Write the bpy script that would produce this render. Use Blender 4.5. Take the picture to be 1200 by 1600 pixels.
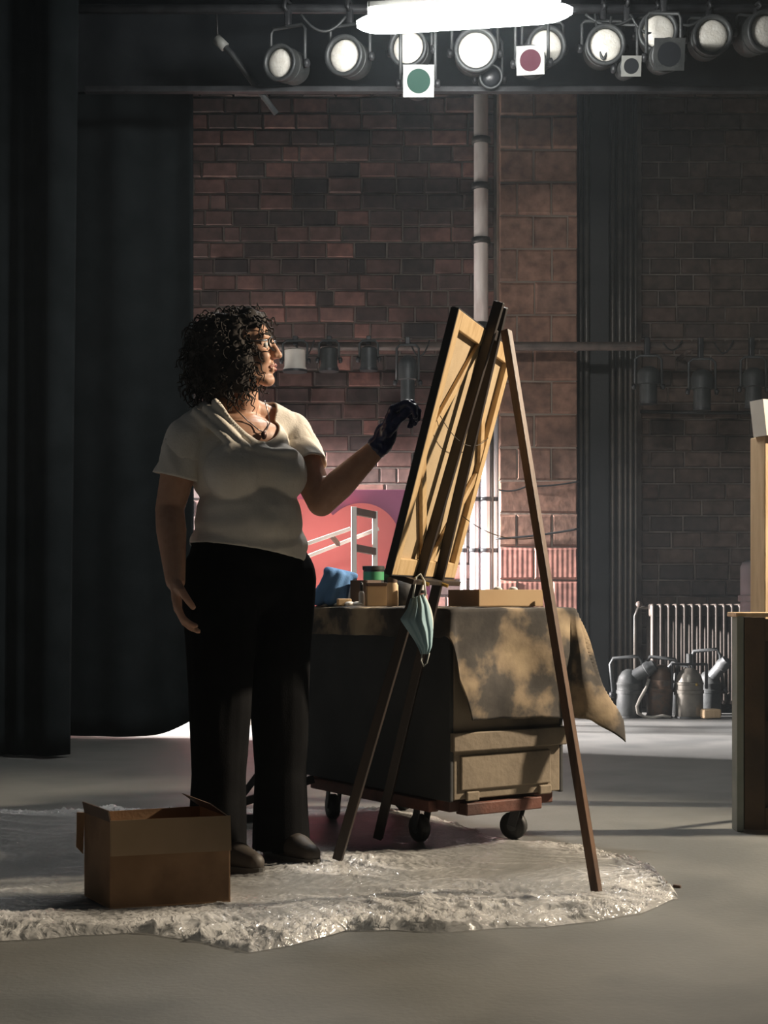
import bpy, bmesh, math, random
import numpy as np
from mathutils import Vector, Matrix, noise

for o in list(bpy.data.objects): bpy.data.objects.remove(o)
random.seed(7)
SC = bpy.context.scene
COL = SC.collection
V = Vector
# ------------------------------------------------------------------ camera, light, exposure
F, HZ, CH = 2300.0, 935.0, 0.80           # focal length (px), horizon row, camera height
cam = bpy.data.cameras.new('camera'); camo = bpy.data.objects.new('camera', cam); COL.objects.link(camo)
camo.location = (0, 0, CH); camo.rotation_euler = (math.pi/2, 0, 0)
cam.sensor_fit = 'VERTICAL'; cam.sensor_height = 36; cam.lens = F/1600*36
cam.shift_y = (HZ-800)/1600; cam.clip_end = 200
SC.camera = camo
w = bpy.data.worlds.new('dim_room'); SC.world = w; w.use_nodes = True
w.node_tree.nodes['Background'].inputs[0].default_value = (.80, .90, 1, 1)
w.node_tree.nodes['Background'].inputs[1].default_value = 0.026
def lamp(name, kind, loc, target, energy, color, **k):
    d = bpy.data.lights.new(name, kind); d.energy = energy; d.color = color
    for a, b in k.items(): setattr(d, a, b)
    o = bpy.data.objects.new(name, d); COL.objects.link(o); o.location = loc
    o.rotation_euler = (V(target)-V(loc)).to_track_quat('-Z', 'Y').to_euler()
    return o
lamp('work_light', 'SPOT', (4.75, 5.35, 3.42), (0.0, 4.4, .75), 2600, (1, .84, .64), spot_size=math.radians(46), spot_blend=.6, shadow_soft_size=.12)
lamp('doorway_daylight', 'AREA', (-5.2, 9.85, 2.2), (0, 9.6, .6), 7200, (1, .93, .92), shape='RECTANGLE', size=.5, size_y=.35)
SC.view_settings.view_transform = 'Standard'; SC.view_settings.look = 'None'
SC.view_settings.exposure = 0.0; SC.view_settings.gamma = 1; SC.view_settings.use_curve_mapping = False
# ------------------------------------------------------------------ helpers
def P(px, py, d): return V(((px-600)/F*d, d, CH+(HZ-py)/F*d))
def FL(px, py): d = CH*F/(py-HZ); return V(((px-600)/F*d, d, 0))
def proj(p): return 600+F*p[0]/p[1], HZ-(p[2]-CH)*F/p[1]

class MB:
    def __init__(s): s.v = []; s.f = []
    def add(s, vs, fs):
        n = len(s.v); s.v += [V(p) for p in vs]; s.f += [tuple(i+n for i in f) for f in fs]; return s
    def box(s, c, size, rz=0, M=None):
        x, y, z = size[0]/2, size[1]/2, size[2]/2
        R = M if M is not None else Matrix.Rotation(rz, 3, 'Z')
        vs = [V(c)+R @ V((a*x, b*y, e*z)) for a in (-1, 1) for b in (-1, 1) for e in (-1, 1)]
        return s.add(vs, [(0,1,3,2),(4,6,7,5),(0,4,5,1),(2,3,7,6),(0,2,6,4),(1,5,7,3)])
    def bbox(s, c, size, rz=0, bev=.006, M=None):      # box with chamfered edges
        bm = bmesh.new(); bmesh.ops.create_cube(bm, size=1)
        for q in bm.verts: q.co = V((q.co.x*size[0], q.co.y*size[1], q.co.z*size[2]))
        bmesh.ops.bevel(bm, geom=list(bm.edges), offset=bev, segments=2, affect='EDGES', profile=.5)
        R = M if M is not None else Matrix.Rotation(rz, 3, 'Z')
        bm.verts.index_update(); vs = [V(c)+R @ q.co for q in bm.verts]; fs = [tuple(q.index for q in f.verts) for f in bm.faces]
        bm.free(); return s.add(vs, fs)
    def beam(s, p0, p1, wd, th, up=(0, 0, 1), bev=.0025):
        p0, p1 = V(p0), V(p1); z = (p1-p0); L = z.length; z.normalize()
        x = V(up).cross(z)
        if x.length < 1e-4: x = V((1, 0, 0)).cross(z)
        x.normalize(); y = z.cross(x)
        M = Matrix((x, y, z)).transposed()
        return s.bbox((p0+p1)/2, (wd, th, L), M=M, bev=bev)
    def tube(s, pts, r, n=8, closed=False):
        pts = [V(p) for p in pts]; m = len(pts)
        rs = r if isinstance(r, (list, tuple)) else [r]*m
        a = None; vs = []
        for i, p in enumerate(pts):
            t = (pts[(i+1) % m]-pts[i-1]) if closed else (pts[min(i+1, m-1)]-pts[max(i-1, 0)])
            if t.length < 1e-9: t = V((0, 0, 1))
            t.normalize()
            if a is None: a = t.orthogonal()
            a = (a-t*a.dot(t)); a = a.normalized() if a.length > 1e-6 else t.orthogonal().normalized()
            b = t.cross(a)
            vs += [p+(a*math.cos(2*math.pi*k/n)+b*math.sin(2*math.pi*k/n))*rs[i] for k in range(n)]
        fs = []
        for i in range(m if closed else m-1):
            j = (i+1) % m
            for k in range(n):
                l = (k+1) % n; fs.append((i*n+k, i*n+l, j*n+l, j*n+k))
        if not closed: fs += [tuple(range(n))[::-1], tuple((m-1)*n+k for k in range(n))]
        return s.add(vs, fs)
    def lathe(s, prof, org=(0, 0, 0), ax=(0, 0, 1), n=24, cap=True):    # prof: (radius, height)
        q = V((0, 0, 1)).rotation_difference(V(ax).normalized()).to_matrix(); org = V(org); vs = []
        for r, h in prof:
            vs += [org+q @ V((r*math.cos(2*math.pi*k/n), r*math.sin(2*math.pi*k/n), h)) for k in range(n)]
        fs = [(i*n+k, i*n+(k+1) % n, (i+1)*n+(k+1) % n, (i+1)*n+k) for i in range(len(prof)-1) for k in range(n)]
        if cap: fs += [tuple(range(n))[::-1], tuple((len(prof)-1)*n+k for k in range(n))]
        return s.add(vs, fs)
    def prism(s, poly, d, M):         # polygon in local xz, extruded along local +y by d
        n = len(poly)
        vs = [M @ V((x, 0, z)) for x, z in poly]+[M @ V((x, d, z)) for x, z in poly]
        return s.add(vs, [tuple(range(n)), tuple(range(2*n-1, n-1, -1))]+[(i, i+n, (i+1) % n+n, (i+1) % n) for i in range(n)])
    def ell(s, c, r, R=None, nu=20, nv=12):
        vs = []; R = R or Matrix.Identity(3); c = V(c)
        r = (r, r, r) if isinstance(r, (int, float)) else r
        for i in range(nv+1):
            th = math.pi*i/nv
            for k in range(nu):
                ph = 2*math.pi*k/nu
                vs.append(c+R @ V((r[0]*math.sin(th)*math.cos(ph), r[1]*math.sin(th)*math.sin(ph), r[2]*math.cos(th))))
        fs = [(i*nu+k, (i+1)*nu+k, (i+1)*nu+(k+1) % nu, i*nu+(k+1) % nu) for i in range(nv) for k in range(nu)]
        return s.add(vs, fs)
    def cap(s, p0, r0, p1, r1, n=16):                                   # tapered capsule
        p0, p1 = V(p0), V(p1); L = (p1-p0).length; prof = []
        for i in range(0, 7): t = math.pi/2*i/6; prof.append((max(r0*math.sin(t), 1e-4), -r0*math.cos(t)))
        for i in range(0, 7): t = math.pi/2*i/6; prof.append((max(r1*math.cos(t), 1e-4), L+r1*math.sin(t)))
        return s.lathe(prof, p0, p1-p0, n)
    def chain(s, pts, rs):
        for i in range(len(pts)-1): s.cap(pts[i], rs[i], pts[i+1], rs[i+1])
        return s
    def grid(s, fn, nu, nv):
        vs = [fn(i/(nu-1), j/(nv-1)) for j in range(nv) for i in range(nu)]
        return s.add(vs, [(j*nu+i, j*nu+i+1, (j+1)*nu+i+1, (j+1)*nu+i) for j in range(nv-1) for i in range(nu-1)])
    def mesh(s, name, org=(0, 0, 0)):
        me = bpy.data.meshes.new(name); o = V(org)
        me.from_pydata([tuple(p-o) for p in s.v], [], s.f); me.update(); return me
    def build(s, name, mat, parent=None, smooth=False, fix=True):
        me = s.mesh(name, ORG.get(parent, V((0, 0, 0))) if parent else (0, 0, 0))
        return link(name, me, mat, parent, smooth, fix)
ORG = {}
def link(name, me, mat, parent=None, smooth=False, fix=True):
    if fix:
        bm = bmesh.new(); bm.from_mesh(me); bmesh.ops.remove_doubles(bm, verts=bm.verts, dist=1e-5)
        bmesh.ops.recalc_face_normals(bm, faces=bm.faces); bm.to_mesh(me); bm.free()
    me.materials.append(MATS[mat] if isinstance(mat, str) else mat)
    if smooth:
        me.polygons.foreach_set('use_smooth', [True]*len(me.polygons))
        if smooth == 'edge': me.set_sharp_from_angle(angle=math.radians(38))
    o = bpy.data.objects.new(name, me); COL.objects.link(o)
    if parent: o.parent = parent; ORG[o] = ORG.get(parent, V((0, 0, 0)))
    return o
def tag(o, label, cat, group=None, kind=None):
    o['label'] = label; o['category'] = cat
    if group: o['group'] = group
    if kind: o['kind'] = kind
    return o
def struct(o, label=None, cat=None):
    o['kind'] = 'structure'
    if label: o['label'] = label
    if cat: o['category'] = cat
    return o
def thing(name, label, cat, loc=(0, 0, 0), group=None, rot=None):
    o = bpy.data.objects.new(name, None); COL.objects.link(o); o.location = loc; o.empty_display_size = .05
    ORG[o] = V(loc)
    if rot: o.rotation_euler = rot
    return tag(o, label, cat, group)
def local(o): ORG[o] = V((0, 0, 0)); return o           # parts given in the thing's own coordinates
def dup(o, parent=None):
    c = o.copy(); COL.objects.link(c); c.parent = parent
    for ch in o.children: dup(ch, c)
    return c
def blob(mb, voxel, smooth=4, fac=.5, org=(0, 0, 0)):   # union of shapes as one continuous skin
    me = mb.mesh('tmp', org); o = bpy.data.objects.new('tmp', me); COL.objects.link(o)
    m = o.modifiers.new('r', 'REMESH'); m.mode = 'VOXEL'; m.voxel_size = voxel
    if smooth: sm = o.modifiers.new('s', 'SMOOTH'); sm.iterations = smooth; sm.factor = fac
    dg = bpy.context.evaluated_depsgraph_get(); ev = o.evaluated_get(dg)
    out = bpy.data.meshes.new_from_object(ev); bpy.data.objects.remove(o); return out
def displace(me, fn, off):                              # move every vertex by fn(world point, normal)
    n = len(me.vertices); co = np.empty(n*3, 'f'); no = np.empty(n*3, 'f'); me.vertices.foreach_get('co', co); me.vertices.foreach_get('normal', no)
    co = co.reshape(-1, 3); no = no.reshape(-1, 3); out = co.copy(); off = V(off)
    for i in range(n): out[i] += np.array(fn(V(co[i])+off, V(no[i])), 'f')
    me.vertices.foreach_set('co', out.ravel()); me.update()
def cutmesh(me, pred, it=6):                            # delete faces where pred(centre), then even out the rim
    bm = bmesh.new(); bm.from_mesh(me)
    bmesh.ops.delete(bm, geom=[f for f in bm.faces if pred(f.calc_center_median())], context='FACES')
    for _ in range(it):
        new = {}
        for v_ in bm.verts:
            nb = [e.other_vert(v_) for e in v_.link_edges if e.is_boundary]
            if len(nb) == 2: new[v_] = v_.co*.4+(nb[0].co+nb[1].co)*.3
        for v_, c in new.items(): v_.co = c
    bm.to_mesh(me); bm.free(); return me
# ------------------------------------------------------------------ materials
MATS = {}
def mk(name, cols, rough=.6, scale=8, bump=0, bscale=None, metal=0, detail=4, stretch=(1, 1, 1), spec=None, pos=None, vary=0, coat=0, sheen=0, sss=0):
    m = bpy.data.materials.new(name); m.use_nodes = True; nt = m.node_tree; b = nt.nodes['Principled BSDF']
    cols = [cols] if not isinstance(cols[0], (tuple, list)) else cols
    b.inputs['Roughness'].default_value = rough; b.inputs['Metallic'].default_value = metal
    if spec is not None: b.inputs['Specular IOR Level'].default_value = spec
    if coat: b.inputs['Coat Weight'].default_value = coat; b.inputs['Coat Roughness'].default_value = .15
    if sheen: b.inputs['Sheen Weight'].default_value = sheen
    if sss: b.inputs['Subsurface Weight'].default_value = sss; b.inputs['Subsurface Radius'].default_value = (.02, .008, .004); b.inputs['Subsurface Scale'].default_value = .4
    tc = nt.nodes.new('ShaderNodeTexCoord'); mp = nt.nodes.new('ShaderNodeMapping'); mp.inputs['Scale'].default_value = stretch
    nt.links.new(tc.outputs['Object'], mp.inputs['Vector'])
    nz = nt.nodes.new('ShaderNodeTexNoise'); nz.inputs['Scale'].default_value = scale; nz.inputs['Detail'].default_value = detail
    nt.links.new(mp.outputs[0], nz.inputs['Vector'])
    if len(cols) > 1:
        rp = nt.nodes.new('ShaderNodeValToRGB'); el = rp.color_ramp.elements
        ps = pos or [.35+.3*i/(len(cols)-1) for i in range(len(cols))]
        while len(el) < len(cols): el.new(.5)
        for e, p_, c in zip(el, ps, cols): e.position = p_; e.color = (*c, 1)
        nt.links.new(nz.outputs['Fac'], rp.inputs[0]); out = rp.outputs[0]
        if vary:
            oi = nt.nodes.new('ShaderNodeObjectInfo'); hs = nt.nodes.new('ShaderNodeHueSaturation')
            mr = nt.nodes.new('ShaderNodeMapRange'); mr.inputs['To Min'].default_value = 1-vary; mr.inputs['To Max'].default_value = 1+vary
            nt.links.new(oi.outputs['Random'], mr.inputs[0]); nt.links.new(mr.outputs[0], hs.inputs['Value']); nt.links.new(out, hs.inputs['Color']); out = hs.outputs[0]
        nt.links.new(out, b.inputs['Base Color'])
    else: b.inputs['Base Color'].default_value = (*cols[0], 1)
    if bump:
        n2 = nt.nodes.new('ShaderNodeTexNoise'); n2.inputs['Scale'].default_value = bscale or scale*4; n2.inputs['Detail'].default_value = 5
        nt.links.new(mp.outputs[0], n2.inputs['Vector'])
        bp = nt.nodes.new('ShaderNodeBump'); bp.inputs['Strength'].default_value = bump; bp.inputs['Distance'].default_value = .01
        nt.links.new(n2.outputs['Fac'], bp.inputs['Height']); nt.links.new(bp.outputs[0], b.inputs['Normal'])
    MATS[name] = m; return m
def brick_mat(name, ramp, stain=.45, ribs=False):
    m = bpy.data.materials.new(name); m.use_nodes = True; nt = m.node_tree; b = nt.nodes['Principled BSDF']; N = nt.nodes.new; L = nt.links.new
    b.inputs['Roughness'].default_value = .8
    oi = N('ShaderNodeObjectInfo'); ge = N('ShaderNodeNewGeometry'); ad = N('ShaderNodeMath'); ad.operation = 'ADD'; fr = N('ShaderNodeMath'); fr.operation = 'FRACT'
    L(oi.outputs['Random'], ad.inputs[0]); L(ge.outputs['Random Per Island'], ad.inputs[1]); L(ad.outputs[0], fr.inputs[0])
    rp = N('ShaderNodeValToRGB'); rp.color_ramp.interpolation = 'LINEAR'; el = rp.color_ramp.elements
    while len(el) < len(ramp): el.new(.5)
    for i, (e, c) in enumerate(zip(el, ramp)): e.position = i/(len(ramp)-1); e.color = (*c, 1)
    L(fr.outputs[0], rp.inputs[0])
    nz = N('ShaderNodeTexNoise'); nz.inputs['Scale'].default_value = 1.3; nz.inputs['Detail'].default_value = 3
    n2 = N('ShaderNodeTexNoise'); n2.inputs['Scale'].default_value = 14; n2.inputs['Detail'].default_value = 6
    L(ge.outputs['Position'], nz.inputs['Vector']); L(ge.outputs['Position'], n2.inputs['Vector'])
    mr = N('ShaderNodeMapRange'); mr.inputs['From Min'].default_value = .35; mr.inputs['From Max'].default_value = .65; mr.inputs['To Min'].default_value = stain; mr.inputs['To Max'].default_value = 1.15
    L(nz.outputs['Fac'], mr.inputs[0])
    mr2 = N('ShaderNodeMapRange'); mr2.inputs['From Min'].default_value = .3; mr2.inputs['From Max'].default_value = .7; mr2.inputs['To Min'].default_value = .6; mr2.inputs['To Max'].default_value = 1.3
    L(n2.outputs['Fac'], mr2.inputs[0])
    mu = N('ShaderNodeMath'); mu.operation = 'MULTIPLY'; L(mr.outputs[0], mu.inputs[0]); L(mr2.outputs[0], mu.inputs[1])
    hs = N('ShaderNodeHueSaturation'); L(rp.outputs[0], hs.inputs['Color']); L(mu.outputs[0], hs.inputs['Value']); L(hs.outputs[0], b.inputs['Base Color'])
    bp = N('ShaderNodeBump'); bp.inputs['Strength'].default_value = .5; bp.inputs['Distance'].default_value = .006
    if ribs:
        wv = N('ShaderNodeTexWave'); wv.wave_type = 'BANDS'; wv.bands_direction = 'X'; wv.inputs['Scale'].default_value = 9; L(ge.outputs['Position'], wv.inputs['Vector'])
        a2 = N('ShaderNodeMath'); a2.operation = 'ADD'; L(wv.outputs['Fac'], a2.inputs[0]); L(n2.outputs['Fac'], a2.inputs[1]); L(a2.outputs[0], bp.inputs['Height'])
        bp.inputs['Strength'].default_value = .22; bp.inputs['Distance'].default_value = .004
    else: L(n2.outputs['Fac'], bp.inputs['Height'])
    L(bp.outputs[0], b.inputs['Normal']); MATS[name] = m; return m
brick_mat('brick_red', [(.035,.028,.027), (.08,.05,.044), (.17,.09,.075), (.12,.07,.06), (.055,.04,.036), (.26,.125,.10), (.15,.088,.076), (.045,.036,.033), (.21,.105,.086)], .45)
brick_mat('brick_brown', [(.045,.034,.029), (.10,.068,.052), (.07,.05,.041), (.13,.088,.068), (.085,.06,.048), (.06,.046,.04), (.12,.072,.054)], .5)
brick_mat('block_terracotta', [(.25,.135,.092), (.32,.175,.12), (.22,.13,.095), (.29,.155,.105), (.27,.16,.115)], .65)
brick_mat('block_ribbed', [(.30,.14,.11), (.36,.17,.13), (.33,.15,.12)], .75, ribs=True)
mk('mortar', [(.12,.095,.082), (.22,.185,.16), (.09,.072,.063)], .9, 3, .4, 30)
mk('mortar_pillar', [(.25,.19,.15), (.32,.26,.21)], .9, 4, .4, 30)
mk('floor_paint', [(.100,.104,.100), (.142,.144,.136), (.120,.123,.117)], .55, 1.6, .12, 60, detail=8, spec=.35)
mk('velvet', [(.009,.012,.013), (.015,.019,.0205)], .95, 5, .1, 200, spec=.08)
mk('velvet_border', [(.018,.021,.024), (.026,.03,.033)], .95, 5, .1, 200, spec=.1)
mk('black_metal', [(.02,.021,.023), (.04,.042,.045)], .45, 12, .1, 80, metal=.3)
mk('lamp_grey', [(.05,.055,.057), (.085,.09,.09)], .5, 10, .1, 60, metal=.4)
mk('lamp_dark', [(.03,.034,.034), (.055,.058,.056)], .55, 9, .15, 50, metal=.2)
mk('lamp_rusty', [(.05,.04,.032), (.10,.062,.04), (.06,.05,.042)], .5, 14, .15, 50, metal=.4)
mk('lamp_silver', [(.15,.14,.12), (.21,.195,.165)], .38, 12, .1, 60, metal=.5)
mk('lamp_white', [(.66,.62,.55), (.8,.76,.68)], .5, 9, .08, 40)
mk('lens', [(.80,.77,.68), (.9,.88,.8)], .25, 30, .35, 90, spec=.6)
mk('gel_green', (.004,.03,.02), .6, spec=.15); mk('gel_magenta', (.045,.005,.014), .6, spec=.15); mk('gel_dark', (.015,.017,.02), .35)
mk('gel_frame', [(.22,.225,.21), (.27,.275,.25)], .5, 20)
mk('pipe_iron', [(.055,.042,.036), (.11,.08,.065)], .6, 12, .2, 60)
mk('conduit_dark', [(.045,.042,.038), (.09,.08,.068)], .4, 6, .1, 60, metal=.35)
mk('column_paint', [(.014,.016,.017), (.026,.027,.027)], .6, 3, .1, 40)
mk('pipe_white', [(.68,.62,.57), (.8,.74,.69), (.55,.47,.43)], .55, 7, .15, 40, stretch=(1, 1, .3))
mk('conduit_white', [(.72,.72,.76), (.8,.8,.84)], .5, 6)
mk('radiator', [(.05,.041,.034), (.075,.062,.052)], .6, 8, .1, 60, metal=.2)
mk('cable_black', (.02,.02,.02), .5); mk('cable_white', [(.35,.33,.29), (.45,.42,.37)], .5, 20)
mk('coral', [(.62,.125,.11), (.68,.155,.14)], .55, 3); mk('brass', (.6,.42,.12), .35, metal=.9)
def panel_mat():
    m = bpy.data.materials.new('painted_panel'); m.use_nodes = True; nt = m.node_tree; b = nt.nodes['Principled BSDF']
    tc = nt.nodes.new('ShaderNodeTexCoord'); sp = nt.nodes.new('ShaderNodeSeparateXYZ'); rp = nt.nodes.new('ShaderNodeValToRGB')
    mr = nt.nodes.new('ShaderNodeMapRange'); mr.inputs['From Min'].default_value = -.62; mr.inputs['From Max'].default_value = .25
    nt.links.new(tc.outputs['Object'], sp.inputs[0]); nt.links.new(sp.outputs[0], mr.inputs[0]); nt.links.new(mr.outputs[0], rp.inputs[0])
    e = rp.color_ramp.elements; e[0].color = (.60,.13,.18,1); e[1].color = (.34,.085,.18,1); e.new(.5).color = (.48,.12,.19,1)
    nt.links.new(rp.outputs[0], b.inputs['Base Color']); b.inputs['Roughness'].default_value = .6; MATS['painted_panel'] = m
panel_mat()
mk('wood_pale', [(.60,.42,.24), (.70,.51,.31), (.52,.35,.19)], .6, 3, .15, 40, stretch=(6, 6, .8))
mk('wood_whitewashed', [(.62,.56,.50), (.72,.66,.60)], .6, 8, .1, 40)
mk('stretcher_pine', [(.50,.34,.165), (.58,.41,.215), (.45,.29,.135)], .55, 5, .1, 50, stretch=(4, 4, 1))
mk('linen', [(.42,.31,.18), (.48,.36,.215)], .8, 14, .15, 300)
mk('canvas_black', [(.012,.011,.012), (.02,.019,.02)], .6, 12)
mk('easel_dark', [(.012,.008,.006), (.026,.016,.011), (.017,.011,.008)], .5, 6, .1, 60, stretch=(1, 1, .3))
mk('easel_prop', [(.085,.044,.023), (.13,.068,.036), (.055,.028,.015)], .5, 6, .1, 60, stretch=(3, 3, .4))
mk('card_brown', [(.23,.135,.07), (.28,.165,.088), (.20,.115,.06)], .8, 6, .1, 120)
mk('card_inside_lit', [(.34,.20,.105), (.40,.24,.13)], .8, 6, .1, 120)  # same card lightened: light falling into the open box put into its colour
mk('card_tan', [(.42,.28,.15), (.48,.33,.18)], .8, 6)
mk('card_dark', [(.075,.045,.03), (.11,.065,.04)], .7, 6)
mk('tape', [(.24,.17,.10), (.29,.20,.125)], .35, 6)
mk('drop_cloth', [(.03,.026,.023), (.06,.052,.044), (.26,.195,.125), (.42,.32,.20)], .9, 5.5, 0.06, 90, pos=[.38, .48, .56, .67], detail=6)
mk('cart_panel', [(.075,.06,.042), (.19,.15,.105), (.25,.20,.14)], .75, 3.2, .2, 40, pos=[.38, .5, .64], detail=5)
mk('cart_panel_shaded', [(.028,.03,.031), (.045,.046,.046)], .8, 4, .1, 60)  # cart sides darkened: shade on the face turned from the lamp painted in
mk('cart_red', [(.10,.04,.028), (.16,.06,.04), (.07,.03,.022)], .65, 6, .2, 50)
mk('rubber', [(.012,.012,.012), (.025,.024,.023)], .6, 20)
mk('denim', [(.08,.20,.42), (.12,.28,.55)], .8, 9, .2, 200)
mk('paper_white', [(.62,.60,.56), (.74,.72,.69)], .7, 8)
mk('label_green', (.06,.30,.13), .5); mk('tin_dark', [(.05,.05,.047), (.08,.08,.075)], .4, 15, metal=.5)
mk('jar_clear', [(.45,.43,.36), (.55,.52,.44)], .25, 8); mk('jar_pink', [(.40,.20,.17), (.48,.26,.22)], .4, 8)
mk('mask_blue', [(.23,.36,.40), (.29,.43,.47)], .8, 10, .1, 200); mk('mask_white', (.62,.64,.58), .8)
mk('skin', [(.46,.255,.165), (.52,.30,.20), (.49,.275,.18)], .5, 22, .05, 200, sss=.12)
mk('lips', (.30,.10,.08), .45); mk('eye_white', (.7,.68,.64), .2); mk('iris', (.05,.03,.02), .2)
mk('hair', [(.016,.013,.012), (.035,.029,.026), (.10,.09,.08)], .75, 26, .2, 120, pos=[.38, .56, .78], spec=.15)
mk('shirt', [(.66,.61,.53), (.74,.69,.61)], .85, 9, .15, 160, sheen=.1)
mk('trousers', [(.004,.004,.0045), (.007,.007,.0075)], .9, 10, .1, 200, spec=.06)
mk('shoe', [(.035,.029,.024), (.055,.045,.036)], .6, 12); mk('sole', (.06,.057,.052), .7)
mk('nitrile', [(.016,.020,.07), (.024,.030,.095)], .28, 20, .25, 90)
mk('glasses', (.012,.012,.013), .25); mk('pendant', [(.05,.02,.015), (.08,.035,.025)], .35, 40, metal=.4)
mk('scenic_wood', [(.055,.035,.02), (.11,.068,.036), (.07,.045,.024)], .7, 2.6, .1, 60)
mk('scenic_edge', [(.20,.23,.20), (.28,.30,.26)], .7, 8, .1, 60)
mk('case_dark', [(.028,.031,.036), (.042,.046,.052)], .45, 10); mk('case_rim', (.35,.37,.41), .4, metal=.5)
mk('plaster_dark', [(.05,.048,.046), (.07,.066,.062)], .9, 3)
m = bpy.data.materials.new('tube_glow'); m.use_nodes = True; b_ = m.node_tree.nodes['Principled BSDF']
b_.inputs['Base Color'].default_value = (.9,.9,.88,1); b_.inputs['Emission Color'].default_value = (1,.985,.96,1); b_.inputs['Emission Strength'].default_value = 150; MATS['tube_glow'] = m
def plastic_mat(name):
    m = bpy.data.materials.new(name); m.use_nodes = True; nt = m.node_tree; b = nt.nodes['Principled BSDF']
    b.inputs['Base Color'].default_value = (.86,.85,.83,1); b.inputs['Roughness'].default_value = .10; b.inputs['Specular IOR Level'].default_value = 1.0
    tr = nt.nodes.new('ShaderNodeBsdfTransparent'); mx = nt.nodes.new('ShaderNodeMixShader')
    nz = nt.nodes.new('ShaderNodeTexNoise'); nz.inputs['Scale'].default_value = 3.5; nz.inputs['Detail'].default_value = 5
    mr = nt.nodes.new('ShaderNodeMapRange'); mr.inputs['From Min'].default_value = .3; mr.inputs['From Max'].default_value = .7; mr.inputs['To Min'].default_value = .35; mr.inputs['To Max'].default_value = 1.3
    at_ = nt.nodes.new('ShaderNodeAttribute'); at_.attribute_name = 'bunched'; mu = nt.nodes.new('ShaderNodeMath'); mu.operation = 'MULTIPLY'; mu.use_clamp = True; nt.links.new(mr.outputs[0], mu.inputs[0]); nt.links.new(at_.outputs['Fac'], mu.inputs[1])
    tc = nt.nodes.new('ShaderNodeTexCoord'); nt.links.new(tc.outputs['Object'], nz.inputs['Vector']); nt.links.new(nz.outputs['Fac'], mr.inputs[0])
    n2 = nt.nodes.new('ShaderNodeTexNoise'); n2.inputs['Scale'].default_value = 20; n2.inputs['Detail'].default_value = 3; n2.inputs['Distortion'].default_value = 1.5
    nt.links.new(tc.outputs['Object'], n2.inputs['Vector'])
    bp = nt.nodes.new('ShaderNodeBump'); bp.inputs['Strength'].default_value = 1.0; bp.inputs['Distance'].default_value = .012
    nt.links.new(n2.outputs['Fac'], bp.inputs['Height']); nt.links.new(bp.outputs[0], b.inputs['Normal'])
    nt.links.new(mu.outputs[0], mx.inputs[0]); nt.links.new(tr.outputs[0], mx.inputs[1]); nt.links.new(b.outputs[0], mx.inputs[2])
    nt.links.new(mx.outputs[0], nt.nodes['Material Output'].inputs[0]); MATS[name] = m
plastic_mat('plastic_film')
# ------------------------------------------------------------------ the setting
WY = 10.7                                     # back wall plane
struct(MB().box((0, 5.2, -.05), (12, 12.6, .1)).build('floor', 'floor_paint'), 'worn grey painted stage floor', 'floor')
# wall on the left behind the curtains, with the open doorway the daylight comes through
wl = MB()
wl.box((-3.3, 7.6, 2.6), (.2, 3.2, 5.2)); wl.box((-3.3, 10.6, 2.6), (.2, .4, 5.2)); wl.box((-3.3, 9.8, 3.6), (.2, 1.2, 3.2))
struct(wl.build('wall_left', 'plaster_dark'), 'dark side wall with an open doorway behind the black curtains', 'wall')
VAR = []
for k in range(4):                            # brick shape, unit size, chamfered front
    rr = random.Random(k); j = lambda a: a+rr.uniform(-.012, .012)
    c = .035; cz = .07
    back = [(-.5,.5,-.5), (.5,.5,-.5), (.5,.5,.5), (-.5,.5,.5)]
    mid = [(j(-.5),-.40,j(-.5)), (j(.5),-.40,j(-.5)), (j(.5),-.40,j(.5)), (j(-.5),-.40,j(.5))]
    fr = [(j(-.5+c),-.5,j(-.5+cz)), (j(.5-c),-.5,j(-.5+cz)), (j(.5-c),-.5,j(.5-cz)), (j(-.5+c),-.5,j(.5-cz))]
    fs = [(8,9,10,11)]+[(i, (i+1) % 4, (i+1) % 4+4, i+4) for i in range(4)]+[(i+4, (i+1) % 4+4, (i+1) % 4+8, i+8) for i in range(4)]
    VAR.append((back+mid+fr, fs))
def bricks(parent, name, mat, x0, x1, z0, z1, yf, ch, lens, keep, depth=.10, jt=.012, stuffname='distant_bricks', matlow=None, zlow=0):
    meshes = {}
    def getmesh(k, mt):
        if (k, mt) not in meshes:
            me = bpy.data.meshes.new(name); me.from_pydata(VAR[k][0], [], VAR[k][1]); me.materials.append(MATS[mt]); meshes[(k, mt)] = me
        return meshes[(k, mt)]
    st = MB(); z = z0; row = 0; n = 0
    while z < z1-.02:
        h = min(ch, z1-z); x = x0; first = True
        while x < x1-.01:
            L = random.choice(lens)
            if first and row % 2: L *= .5
            first = False
            if x1-(x+L) < .07: L = x1-x
            L = min(L, x1-x)
            cx, cz = x+L/2, z+h/2; pr = random.uniform(-.007, .004)
            if random.random() < .05: pr -= .012
            s = (max(L-jt, .02), depth, h-jt); c = V((cx, yf+depth/2+pr, cz)); k = random.randrange(4)
            mt = matlow if (matlow and z < zlow) else mat
            if keep(c):
                o = bpy.data.objects.new(name, getmesh(k, mt)); COL.objects.link(o); o.location = c; o.scale = s; o.parent = parent; n += 1
                if random.random() < .3: o.rotation_euler = (0, random.uniform(-.008, .008), random.uniform(-.01, .01))
            else: st.add([(c.x+a*s[0], c.y+b*s[1], c.z+e*s[2]) for a, b, e in VAR[k][0]], VAR[k][1])
            x += L
        z += ch; row += 1
    if st.v: o = st.build(stuffname, mat, parent, fix=False); o['kind'] = 'stuff'
    return n
def seen(x0, x1, y0, y1):
    def f(c):
        px, py = proj(c); return x0 < px < x1 and y0 < py < y1
    return f
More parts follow.
